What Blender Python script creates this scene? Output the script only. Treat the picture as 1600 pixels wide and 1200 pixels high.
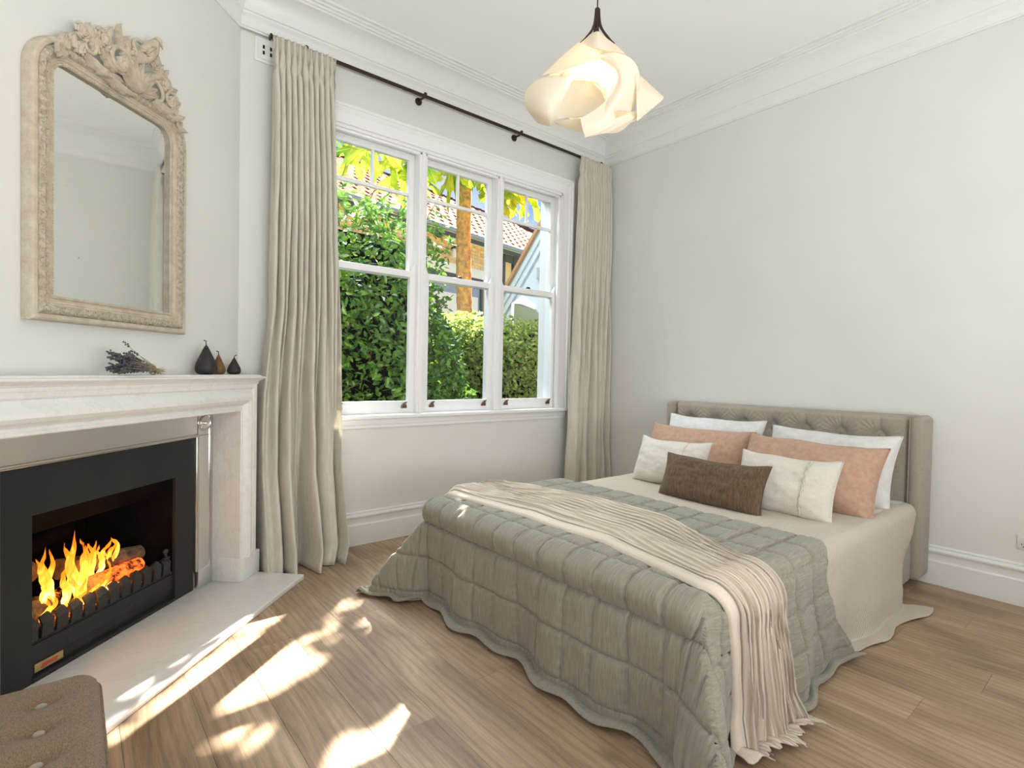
import bpy, bmesh, math, random
import numpy as np
from mathutils import Vector, Matrix, noise
for o in list(bpy.data.objects): bpy.data.objects.remove(o)
R = random.Random(7)
PI = math.pi
sc = bpy.context.scene
COL = sc.collection

# ------------------------------------------------------------------ camera
yaw, pitch, roll, foc = 0.882741121, -0.0221611488, 0.0201212025, 838.557757
fw = Vector((math.cos(yaw)*math.cos(pitch), math.sin(yaw)*math.cos(pitch), math.sin(pitch)))
r0 = Vector((math.sin(yaw), -math.cos(yaw), 0)); u0 = r0.cross(fw)
rt = r0*math.cos(roll)+u0*math.sin(roll); up = -r0*math.sin(roll)+u0*math.cos(roll)
cam = bpy.data.cameras.new('camera'); camo = bpy.data.objects.new('camera', cam); COL.objects.link(camo)
cam.sensor_width = 36; cam.lens = 36*foc/1600; cam.clip_start = 0.02; cam.clip_end = 300
M = Matrix(((rt.x, up.x, -fw.x, 0), (rt.y, up.y, -fw.y, 0), (rt.z, up.z, -fw.z, 1.25), (0, 0, 0, 1)))
camo.matrix_world = M
sc.camera = camo
sc.view_settings.view_transform = 'Standard'; sc.view_settings.look = 'None'
sc.view_settings.exposure = 0.36; sc.view_settings.gamma = 1; sc.view_settings.use_curve_mapping = False
try:
    sc.cycles.use_denoising = True; sc.cycles.max_bounces = 8; sc.cycles.diffuse_bounces = 5
    sc.cycles.transparent_max_bounces = 12; sc.cycles.caustics_refractive = False; sc.cycles.caustics_reflective = False
    sc.cycles.sample_clamp_indirect = 6.0
except Exception: pass

# ------------------------------------------------------------------ sky, sun, added fill lights
SKY = 1.0
w = bpy.data.worlds.new('sky'); sc.world = w; w.use_nodes = True
nt = w.node_tree; nt.nodes.clear()
def N(nt, t, **k):
    n = nt.nodes.new(t)
    for a, b in k.items():
        if a == 'inp':
            for i, v in b.items(): n.inputs[i].default_value = v
        else: setattr(n, a, b)
    return n
tc = N(nt, 'ShaderNodeTexCoord'); sp = N(nt, 'ShaderNodeSeparateXYZ')
nt.links.new(tc.outputs['Generated'], sp.inputs[0])
rmp = N(nt, 'ShaderNodeValToRGB'); el = rmp.color_ramp.elements
el[0].position = 0.0; el[0].color = (.62, .74, .95, 1); el[1].position = .75; el[1].color = (.12, .25, .62, 1)
e = el.new(.28); e.color = (.27, .44, .82, 1)
nt.links.new(sp.outputs[2], rmp.inputs[0])
mp = N(nt, 'ShaderNodeMapping'); mp.inputs['Scale'].default_value = (1, 1, 2.2); mp.inputs['Location'].default_value = (.35, .1, .2)
nt.links.new(tc.outputs['Generated'], mp.inputs[0])
nz = N(nt, 'ShaderNodeTexNoise', inp={'Scale': 2.6, 'Detail': 5, 'Roughness': .55})
nt.links.new(mp.outputs[0], nz.inputs['Vector'])
cr = N(nt, 'ShaderNodeValToRGB'); cr.color_ramp.elements[0].position = .47; cr.color_ramp.elements[1].position = .7
nt.links.new(nz.outputs[0], cr.inputs[0])
mx = N(nt, 'ShaderNodeMix', data_type='RGBA'); mx.inputs[7].default_value = (.88, .9, .96, 1)
nt.links.new(cr.outputs[0], mx.inputs[0]); nt.links.new(rmp.outputs[0], mx.inputs[6])
bg = N(nt, 'ShaderNodeBackground', inp={'Strength': SKY}); wo = N(nt, 'ShaderNodeOutputWorld')
nt.links.new(mx.outputs[2], bg.inputs[0]); nt.links.new(bg.outputs[0], wo.inputs[0])

EL = math.radians(38)
SUN = Vector((.7627*math.cos(EL), .6468*math.cos(EL), math.sin(EL)))
def lamp(name, kind, energy, loc, direction, color=(1, 1, 1), **k):
    l = bpy.data.lights.new(name, kind); l.energy = energy; l.color = color
    for a, b in k.items(): setattr(l, a, b)
    o = bpy.data.objects.new(name, l); COL.objects.link(o); o.location = loc
    o.rotation_euler = Vector(direction).to_track_quat('-Z', 'Y').to_euler()
    return o
lamp('sun', 'SUN', 38.0, (10, 9, 12), -SUN, (1, .94, .84), angle=math.radians(.53))
# fill lights added behind the camera and by the side wall; no openings there
lamp('rear_fill_light', 'AREA', 140, (1.25, -1.78, 1.30), (0.05, 1, 1.5), (.95, .965, .975), shape='RECTANGLE', size=2.4, size_y=2.3)
lamp('side_fill_light', 'AREA', 34, (-.80, -.2, 1.7), (1, .35, .7), (.95, .965, .975), shape='RECTANGLE', size=1.5, size_y=1.9)
# area light added above the garden, out of view, to boost the window light
lamp('garden_fill_light', 'AREA', 1050, (2.9, 6.3, 5.9), (-.25, -1, -1.05), (.86, .93, 1), shape='RECTANGLE', size=4.5, size_y=2.4)

# ------------------------------------------------------------------ materials
MATS = {}
def sock(n, name): return n.inputs[name]
def base_mat(name):
    m = bpy.data.materials.new(name); m.use_nodes = True
    nt = m.node_tree; nt.nodes.clear()
    b = N(nt, 'ShaderNodeBsdfPrincipled'); o = N(nt, 'ShaderNodeOutputMaterial')
    nt.links.new(b.outputs[0], o.inputs[0]); MATS[name] = m
    return m, nt, b, o
def c4(c): return (c[0], c[1], c[2], 1)
def mat(name, col, rough=.5, metal=0, col2=None, nscale=6, nstretch=(1, 1, 1), bump=0, bscale=60, bstretch=(1, 1, 1), sheen=0, spec=.5, coords='Position', detail=4, ramp=(.35, .65), trans=0, aniso=0, brick=None, rnd=0, coat=0):
    m, nt, b, o = base_mat(name)
    b.inputs['Roughness'].default_value = rough; b.inputs['Metallic'].default_value = metal
    b.inputs['Specular IOR Level'].default_value = spec
    if sheen: b.inputs['Sheen Weight'].default_value = sheen; b.inputs['Sheen Roughness'].default_value = .5
    if coat: b.inputs['Coat Weight'].default_value = coat
    if coords == 'Object':
        t = N(nt, 'ShaderNodeTexCoord'); vec = t.outputs['Object']
    else:
        t = N(nt, 'ShaderNodeNewGeometry'); vec = t.outputs['Position']
    oi = None
    if rnd or coords == 'Object':
        oi = N(nt, 'ShaderNodeObjectInfo')
    if coords == 'Object':
        va = N(nt, 'ShaderNodeVectorMath', operation='SCALE'); va.inputs[3].default_value = 37.0
        cx = N(nt, 'ShaderNodeCombineXYZ'); nt.links.new(oi.outputs['Random'], cx.inputs[0]); nt.links.new(oi.outputs['Random'], cx.inputs[1])
        nt.links.new(cx.outputs[0], va.inputs[0])
        ad = N(nt, 'ShaderNodeVectorMath', operation='ADD'); nt.links.new(vec, ad.inputs[0]); nt.links.new(va.outputs[0], ad.inputs[1]); vec = ad.outputs[0]
    def nvec(s):
        mp = N(nt, 'ShaderNodeMapping'); mp.inputs['Scale'].default_value = s; nt.links.new(vec, mp.inputs[0]); return mp.outputs[0]
    csock = None
    if col2 is not None:
        n1 = N(nt, 'ShaderNodeTexNoise', inp={'Scale': nscale, 'Detail': detail, 'Roughness': .6}); nt.links.new(nvec(nstretch), n1.inputs['Vector'])
        rp = N(nt, 'ShaderNodeValToRGB'); rp.color_ramp.elements[0].position = ramp[0]; rp.color_ramp.elements[1].position = ramp[1]
        rp.color_ramp.elements[0].color = c4(col); rp.color_ramp.elements[1].color = c4(col2)
        nt.links.new(n1.outputs[0], rp.inputs[0]); csock = rp.outputs[0]
    if rnd:
        hs = N(nt, 'ShaderNodeHueSaturation')
        mr = N(nt, 'ShaderNodeMapRange', inp={3: 1-rnd, 4: 1+rnd}); nt.links.new(oi.outputs['Random'], mr.inputs[0]); nt.links.new(mr.outputs[0], hs.inputs['Value'])
        if csock: nt.links.new(csock, hs.inputs['Color'])
        else: hs.inputs['Color'].default_value = c4(col)
        csock = hs.outputs[0]
    if csock: nt.links.new(csock, b.inputs['Base Color'])
    else: b.inputs['Base Color'].default_value = c4(col)
    if bump:
        n2 = N(nt, 'ShaderNodeTexNoise', inp={'Scale': bscale, 'Detail': 3, 'Roughness': .6}); nt.links.new(nvec(bstretch), n2.inputs['Vector'])
        bp = N(nt, 'ShaderNodeBump', inp={'Strength': bump, 'Distance': .01}); nt.links.new(n2.outputs[0], bp.inputs['Height']); nt.links.new(bp.outputs[0], b.inputs['Normal'])
    if trans:
        tr = N(nt, 'ShaderNodeBsdfTranslucent'); ms = N(nt, 'ShaderNodeMixShader', inp={0: trans})
        if csock: nt.links.new(csock, tr.inputs[0])
        else: tr.inputs[0].default_value = c4(col)
        nt.links.new(b.outputs[0], ms.inputs[1]); nt.links.new(tr.outputs[0], ms.inputs[2]); nt.links.new(ms.outputs[0], o.inputs[0])
    return m
def lin(*c): return tuple(((x/255+.055)/1.055)**2.4 if x > 10 else x/255/12.92 for x in c)

WALL = mat('wall_paint', (.72, .715, .683), .75, col2=(.745, .74, .71), nscale=1.5, bump=.05, bscale=220, spec=.25)
CEIL = mat('ceiling_paint', (.93, .93, .91), .85, bump=.03, bscale=160, spec=.2)
TRIM = mat('trim_gloss_paint', (.80, .80, .785), .35, spec=.4)
WINP = mat('window_gloss_paint', (.86, .86, .86), .3, spec=.5)
FLOORB = mat('subfloor_dark', (.05, .035, .025), .9)
MARB = None
LINEN = mat('curtain_linen', lin(222, 218, 206), .95, col2=lin(234, 230, 220), nscale=60, nstretch=(1, 1, .12), bump=.25, bscale=420, bstretch=(1, 1, .5), trans=.28, spec=.1)
BRONZE = mat('dark_bronze', (.045, .032, .022), .42, metal=.7, bump=.1, bscale=200)
BRASS = mat('aged_brass_catch', (.22, .15, .09), .4, metal=.8, col2=(.12, .08, .05), nscale=80)
BLACK = mat('matt_black_steel', (.017, .0175, .017), .55, col2=(.026, .026, .024), nscale=3, nstretch=(1, 1, .15), spec=.4)
SOOTDARK = mat('soot_and_hedge_shade', (.004, .004, .004), .95, col2=(.009, .007, .006), nscale=9, spec=.05, bump=.3, bscale=40)  # soot of the firebox; also blackens the boxes inside the hedges
IRON = mat('cast_iron_bars', (.022, .023, .023), .5, bump=.25, bscale=130, spec=.5)
GOLD = mat('brass_label', (.55, .42, .18), .35, metal=.8)
REDP = mat('red_print', (.5, .08, .04), .5)
PLASTIC = mat('white_plastic', (.72, .71, .68), .35)
DARKH = mat('dark_hole', (.006, .006, .006), .9)
def brushed():
    m = mat('brushed_steel', (.82, .81, .79), .28, metal=1, bump=.06, bscale=300, bstretch=(.02, .02, 1))
    return m
STEEL = brushed()
STEELH = mat('steel_bead', (.62, .60, .56), .22, metal=1)
def marble():
    m, nt, b, o = base_mat('white_marble')
    g = N(nt, 'ShaderNodeNewGeometry')
    mp = N(nt, 'ShaderNodeMapping'); mp.inputs['Rotation'].default_value = (.5, .4, .9); mp.inputs['Scale'].default_value = (1, 3.0, 1); nt.links.new(g.outputs['Position'], mp.inputs[0])
    n1 = N(nt, 'ShaderNodeTexNoise', inp={'Scale': 2.6, 'Detail': 8, 'Roughness': .6, 'Distortion': .25}); nt.links.new(mp.outputs[0], n1.inputs['Vector'])
    rp = N(nt, 'ShaderNodeValToRGB'); E = rp.color_ramp.elements
    E[0].position = .40; E[0].color = (.78, .775, .75, 1); E[1].position = .62; E[1].color = (.75, .745, .72, 1)
    x = E.new(.5); x.color = (.80, .795, .77, 1); x = E.new(.525); x.color = (.735, .73, .705, 1); x = E.new(.55); x.color = (.79, .785, .76, 1)
    nt.links.new(n1.outputs[0], rp.inputs[0])
    n2 = N(nt, 'ShaderNodeTexNoise', inp={'Scale': 26, 'Detail': 5, 'Roughness': .7, 'Distortion': .3}); nt.links.new(mp.outputs[0], n2.inputs['Vector'])
    r2 = N(nt, 'ShaderNodeValToRGB'); r2.color_ramp.elements[0].position = .28; r2.color_ramp.elements[0].color = (.86, .85, .84, 1); r2.color_ramp.elements[1].position = .42; r2.color_ramp.elements[1].color = (1, 1, 1, 1)
    nt.links.new(n2.outputs[0], r2.inputs[0])
    mm = N(nt, 'ShaderNodeMix', data_type='RGBA', blend_type='MULTIPLY'); mm.inputs[0].default_value = .8
    nt.links.new(rp.outputs[0], mm.inputs[6]); nt.links.new(r2.outputs[0], mm.inputs[7]); nt.links.new(mm.outputs[2], b.inputs['Base Color'])
    b.inputs['Roughness'].default_value = .38; b.inputs['Specular IOR Level'].default_value = .4
    return m
MARB = marble()
def oak():
    m, nt, b, o = base_mat('oiled_oak')
    t = N(nt, 'ShaderNodeTexCoord'); oi = N(nt, 'ShaderNodeObjectInfo')
    cx = N(nt, 'ShaderNodeCombineXYZ'); ma = N(nt, 'ShaderNodeMath', operation='MULTIPLY'); ma.inputs[1].default_value = 61
    nt.links.new(oi.outputs['Random'], ma.inputs[0]); nt.links.new(ma.outputs[0], cx.inputs[0]); nt.links.new(ma.outputs[0], cx.inputs[1])
    ad = N(nt, 'ShaderNodeVectorMath', operation='ADD'); nt.links.new(t.outputs['Object'], ad.inputs[0]); nt.links.new(cx.outputs[0], ad.inputs[1])
    def mpd(s):
        q = N(nt, 'ShaderNodeMapping'); q.inputs['Scale'].default_value = s; nt.links.new(ad.outputs[0], q.inputs[0]); return q.outputs[0]
    # broad tone
    n1 = N(nt, 'ShaderNodeTexNoise', inp={'Scale': 2.2, 'Detail': 4, 'Roughness': .55, 'Distortion': .5}); nt.links.new(mpd((2.2, .55, 1)), n1.inputs['Vector'])
    rp = N(nt, 'ShaderNodeValToRGB'); E = rp.color_ramp.elements
    E[0].position = .3; E[0].color = c4(lin(134, 112, 90)); E[1].position = .72; E[1].color = c4(lin(190, 166, 140)); x = E.new(.5); x.color = c4(lin(164, 139, 114))
    nt.links.new(n1.outputs[0], rp.inputs[0])
    # cathedral rings
    wv = N(nt, 'ShaderNodeTexWave', wave_type='BANDS', bands_direction='X', inp={'Scale': 9, 'Distortion': 9, 'Detail': 3, 'Detail Scale': .9, 'Detail Roughness': .6}); nt.links.new(mpd((1, .16, 1)), wv.inputs['Vector'])
    r2 = N(nt, 'ShaderNodeValToRGB'); r2.color_ramp.elements[0].position = .05; r2.color_ramp.elements[0].color = (.80, .79, .78, 1); r2.color_ramp.elements[1].position = .5; r2.color_ramp.elements[1].color = (1.03, 1.02, 1, 1)
    nt.links.new(wv.outputs[0], r2.inputs[0])
    m1 = N(nt, 'ShaderNodeMix', data_type='RGBA', blend_type='MULTIPLY'); m1.inputs[0].default_value = .8
    nt.links.new(rp.outputs[0], m1.inputs[6]); nt.links.new(r2.outputs[0], m1.inputs[7])
    # pores
    n3 = N(nt, 'ShaderNodeTexNoise', inp={'Scale': 90, 'Detail': 3, 'Roughness': .7}); nt.links.new(mpd((1.6, .05, 1)), n3.inputs['Vector'])
    r3 = N(nt, 'ShaderNodeValToRGB'); r3.color_ramp.elements[0].position = .36; r3.color_ramp.elements[0].color = (.8, .78, .76, 1); r3.color_ramp.elements[1].position = .6; r3.color_ramp.elements[1].color = (1.08, 1.08, 1.08, 1)
    nt.links.new(n3.outputs[0], r3.inputs[0])
    m2 = N(nt, 'ShaderNodeMix', data_type='RGBA', blend_type='MULTIPLY'); m2.inputs[0].default_value = .75
    nt.links.new(m1.outputs[2], m2.inputs[6]); nt.links.new(r3.outputs[0], m2.inputs[7])
    # knots
    vo = N(nt, 'ShaderNodeTexVoronoi', inp={'Scale': 1.5, 'Randomness': 1}); nt.links.new(mpd((1.7, .75, 1)), vo.inputs['Vector'])
    r4 = N(nt, 'ShaderNodeValToRGB'); r4.color_ramp.elements[0].position = .015; r4.color_ramp.elements[0].color = (.42, .38, .34, 1); r4.color_ramp.elements[1].position = .085; r4.color_ramp.elements[1].color = (1, 1, 1, 1)
    nt.links.new(vo.outputs['Distance'], r4.inputs[0])
    m3 = N(nt, 'ShaderNodeMix', data_type='RGBA', blend_type='MULTIPLY'); m3.inputs[0].default_value = .8
    nt.links.new(m2.outputs[2], m3.inputs[6]); nt.links.new(r4.outputs[0], m3.inputs[7])
    hs = N(nt, 'ShaderNodeHueSaturation'); mr = N(nt, 'ShaderNodeMapRange', inp={3: .88, 4: 1.13}); nt.links.new(oi.outputs['Random'], mr.inputs[0]); nt.links.new(mr.outputs[0], hs.inputs['Value'])
    nt.links.new(m3.outputs[2], hs.inputs['Color']); nt.links.new(hs.outputs[0], b.inputs['Base Color'])
    bp = N(nt, 'ShaderNodeBump', inp={'Strength': .25, 'Distance': .004}); nt.links.new(n3.outputs[0], bp.inputs['Height']); nt.links.new(bp.outputs[0], b.inputs['Normal'])
    b.inputs['Roughness'].default_value = .42; b.inputs['Specular IOR Level'].default_value = .35
    return m
OAK = oak()
def glass():
    m, nt, b, o = base_mat('window_glass'); nt.nodes.remove(b)
    t = N(nt, 'ShaderNodeBsdfTransparent', inp={0: (.96, .98, .97, 1)}); g = N(nt, 'ShaderNodeBsdfGlossy', inp={'Roughness': .02})
    f = N(nt, 'ShaderNodeFresnel', inp={0: 1.45}); s = N(nt, 'ShaderNodeMixShader')
    mu = N(nt, 'ShaderNodeMath', operation='MULTIPLY'); mu.inputs[1].default_value = .6
    nt.links.new(f.outputs[0], mu.inputs[0]); nt.links.new(mu.outputs[0], s.inputs[0]); nt.links.new(t.outputs[0], s.inputs[1]); nt.links.new(g.outputs[0], s.inputs[2]); nt.links.new(s.outputs[0], o.inputs[0])
    return m
GLASS = glass()
def mirror():
    m, nt, b, o = base_mat('foxed_mirror_glass')
    b.inputs['Metallic'].default_value = 1; b.inputs['Roughness'].default_value = .035
    g = N(nt, 'ShaderNodeNewGeometry'); n = N(nt, 'ShaderNodeTexNoise', inp={'Scale': 55, 'Detail': 3}); nt.links.new(g.outputs['Position'], n.inputs['Vector'])
    r = N(nt, 'ShaderNodeValToRGB'); r.color_ramp.elements[0].position = .20; r.color_ramp.elements[0].color = (.4, .41, .4, 1); r.color_ramp.elements[1].position = .26; r.color_ramp.elements[1].color = (.96, .985, .965, 1)
    nt.links.new(n.outputs[0], r.inputs[0]); nt.links.new(r.outputs[0], b.inputs['Base Color'])
    return m
MIRR = mirror()
FRAMEM = mat('limed_plaster_frame', lin(188, 176, 155), .75, col2=lin(208, 198, 180), nscale=22, detail=6, bump=.35, bscale=170, spec=.25)
FRAMEO = mat('limed_ornament_band', lin(176, 164, 144), .8, col2=lin(206, 196, 178), nscale=60, detail=6, bump=.9, bscale=85, spec=.2)
# fabrics
UPH = mat('headboard_grey_weave', lin(152, 144, 131), .95, col2=lin(172, 164, 152), nscale=220, bump=.3, bscale=480, sheen=.25, spec=.1)
OTTO = mat('ottoman_brown_weave', lin(104, 85, 66), .95, col2=lin(142, 121, 98), nscale=520, nstretch=(1, .25, 1), bump=.35, bscale=700, sheen=.2, spec=.1)
def quilt_mat():
    m, nt, b, o = base_mat('sage_quilt_cotton')
    A = N(nt, 'ShaderNodeAttribute', attribute_name='rib'); B = N(nt, 'ShaderNodeAttribute', attribute_name='rib2'); cx = N(nt, 'ShaderNodeCombineXYZ')
    nt.links.new(A.outputs['Fac'], cx.inputs[0]); nt.links.new(B.outputs['Fac'], cx.inputs[1])
    def mm(s_):
        q = N(nt, 'ShaderNodeMapping'); q.inputs['Scale'].default_value = s_; nt.links.new(cx.outputs[0], q.inputs[0]); return q.outputs[0]
    n1 = N(nt, 'ShaderNodeTexNoise', inp={'Scale': 1, 'Detail': 4, 'Roughness': .6}); nt.links.new(mm((190, 14, 1)), n1.inputs['Vector'])
    rp = N(nt, 'ShaderNodeValToRGB'); rp.color_ramp.elements[0].position = .3; rp.color_ramp.elements[1].position = .7; rp.color_ramp.elements[0].color = c4(lin(128, 124, 112)); rp.color_ramp.elements[1].color = c4(lin(153, 150, 139))
    nt.links.new(n1.outputs[0], rp.inputs[0]); nt.links.new(rp.outputs[0], b.inputs['Base Color'])
    bp = N(nt, 'ShaderNodeBump', inp={'Strength': .55, 'Distance': .006}); nt.links.new(n1.outputs[0], bp.inputs['Height']); nt.links.new(bp.outputs[0], b.inputs['Normal'])
    b.inputs['Roughness'].default_value = .95; b.inputs['Specular IOR Level'].default_value = .08; b.inputs['Sheen Weight'].default_value = .25
    return m
QUILT = quilt_mat()
PEACH = mat('peach_linen', lin(178, 143, 120), .95, col2=lin(189, 157, 136), nscale=40, bump=.2, bscale=300, sheen=.2, spec=.08)
WHITEL = mat('white_linen', lin(212, 211, 208), .95, col2=lin(222, 222, 220), nscale=30, bump=.25, bscale=260, sheen=.15, spec=.08)
CREAML = mat('cream_slub_linen', lin(208, 202, 192), .95, col2=lin(218, 213, 204), nscale=160, nstretch=(.3, 1, 1), bump=.4, bscale=230, sheen=.15, spec=.08)
BROWNL = mat('brown_slub_weave', lin(84, 68, 52), .95, col2=lin(112, 93, 73), nscale=130, nstretch=(.5, 1, .12), bump=.5, bscale=260, bstretch=(1, 1, .3), sheen=.15, spec=.08)
def ribbed(name, c1, c2, axis, freq, strength, dist):
    m, nt, b, o = base_mat(name)
    g = N(nt, 'ShaderNodeNewGeometry'); mp = N(nt, 'ShaderNodeMapping'); nt.links.new(g.outputs['Position'], mp.inputs[0])
    at = N(nt, 'ShaderNodeAttribute', attribute_name='rib')
    mu = N(nt, 'ShaderNodeMath', operation='MULTIPLY'); mu.inputs[1].default_value = freq*2*PI; nt.links.new(at.outputs['Fac'], mu.inputs[0])
    si = N(nt, 'ShaderNodeMath', operation='SINE'); nt.links.new(mu.outputs[0], si.inputs[0])
    mr = N(nt, 'ShaderNodeMapRange', inp={1: -1, 2: 1, 3: 0, 4: 1}); nt.links.new(si.outputs[0], mr.inputs[0])
    mx = N(nt, 'ShaderNodeMix', data_type='RGBA'); mx.inputs[6].default_value = c4(c1); mx.inputs[7].default_value = c4(c2); nt.links.new(mr.outputs[0], mx.inputs[0])
    nt.links.new(mx.outputs[2], b.inputs['Base Color'])
    nz = N(nt, 'ShaderNodeTexNoise', inp={'Scale': 500}); nt.links.new(g.outputs['Position'], nz.inputs['Vector'])
    a = N(nt, 'ShaderNodeMath', operation='MULTIPLY_ADD'); a.inputs[1].default_value = .35; nt.links.new(nz.outputs[0], a.inputs[0]); nt.links.new(mr.outputs[0], a.inputs[2])
    bp = N(nt, 'ShaderNodeBump', inp={'Strength': strength, 'Distance': dist}); nt.links.new(a.outputs[0], bp.inputs['Height']); nt.links.new(bp.outputs[0], b.inputs['Normal'])
    b.inputs['Roughness'].default_value = .95; b.inputs['Specular IOR Level'].default_value = .08; b.inputs['Sheen Weight'].default_value = .2
    return m
COVER = ribbed('ribbed_cream_cotton', lin(176, 165, 148), lin(217, 208, 194), 0, 72, .7, .004)
THROW = ribbed('ribbed_throw_knit', lin(188, 175, 158), lin(217, 206, 191), 0, 1, .9, .004)
PEARB = mat('charcoal_pear', (.018, .018, .018), .5, col2=(.03, .028, .027), nscale=30, bump=.15, bscale=90, spec=.35)
PEARO = mat('rusty_brown_pear', (.11, .055, .02), .5, col2=(.20, .11, .045), nscale=30, bump=.15, bscale=90, spec=.3)
LAVF = mat('dried_lavender_heads', (.07, .065, .085), .95, col2=(.16, .14, .17), nscale=90)
LAVS = mat('dried_stems', (.28, .24, .14), .9, col2=(.42, .36, .22), nscale=60)
BARK = mat('charred_bark', (.05, .032, .022), .95, col2=(.27, .16, .085), nscale=22, nstretch=(1, 1, 1), bump=1, bscale=55)
EMBER = None
LEAFD = mat('camellia_leaf', (.04, .11, .02), .25, col2=(.16, .30, .035), nscale=11, detail=2, trans=.32, spec=.55)
LEAFL = mat('hedge_leaf', (.13, .22, .05), .35, col2=(.50, .56, .14), nscale=9, detail=2, trans=.45, spec=.4)
PAW = mat('pawpaw_leaf', (.17, .36, .025), .45, col2=(.70, .66, .05), nscale=2.4, detail=3, trans=.6, spec=.35)
CANL = mat('tree_leaf', (.05, .12, .02), .5, trans=.05)
STEMG = mat('green_stem', (.25, .32, .08), .6)
TRUNK = mat('orange_lichen_bark', (.30, .17, .07), .9, col2=(.78, .40, .10), nscale=14, detail=6, bump=1, bscale=30)
DTRUNK = mat('brown_bark', (.10, .07, .045), .95)
TILE = mat('terracotta_roof_tile', (.34, .11, .04), .85, col2=(.52, .27, .14), nscale=4, detail=5, rnd=.22, coords='Object', bump=.3, bscale=40, spec=.06)
RIDGE = mat('dark_ridge_tile', (.13, .06, .06), .85, rnd=.15, spec=.1)
SAND = mat('sandstone_brick', (.76, .50, .25), .9, col2=(.92, .68, .40), nscale=5, rnd=.12, coords='Object', bump=.3, bscale=50)
MORT = mat('mortar', (.40, .29, .18), .95)
WHITEX = mat('white_render', (.86, .85, .82), .7)
GUTT = mat('grey_gutter_paint', (.30, .34, .40), .45)
BLACKX = mat('dark_timber_paint', (.07, .075, .09), .6)
YELP = mat('yellow_render', (.85, .62, .30), .8)
WEATH = mat('pale_blue_grey_paint', (.46, .52, .57), .6)
BARGE = mat('brown_barge_timber', (.36, .20, .10), .8)
GREYX = mat('grey_bargeboard_paint', (.44, .50, .52), .6)
OLIVE = mat('olive_vent_panel', (.22, .24, .15), .8)  # olive of the gable vent panel
GRASS = mat('garden_ground', (.12, .14, .05), .95, col2=(.2, .22, .08), nscale=8)
WINX = mat('far_window_glass', (.30, .36, .44), .15, spec=.8)

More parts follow.
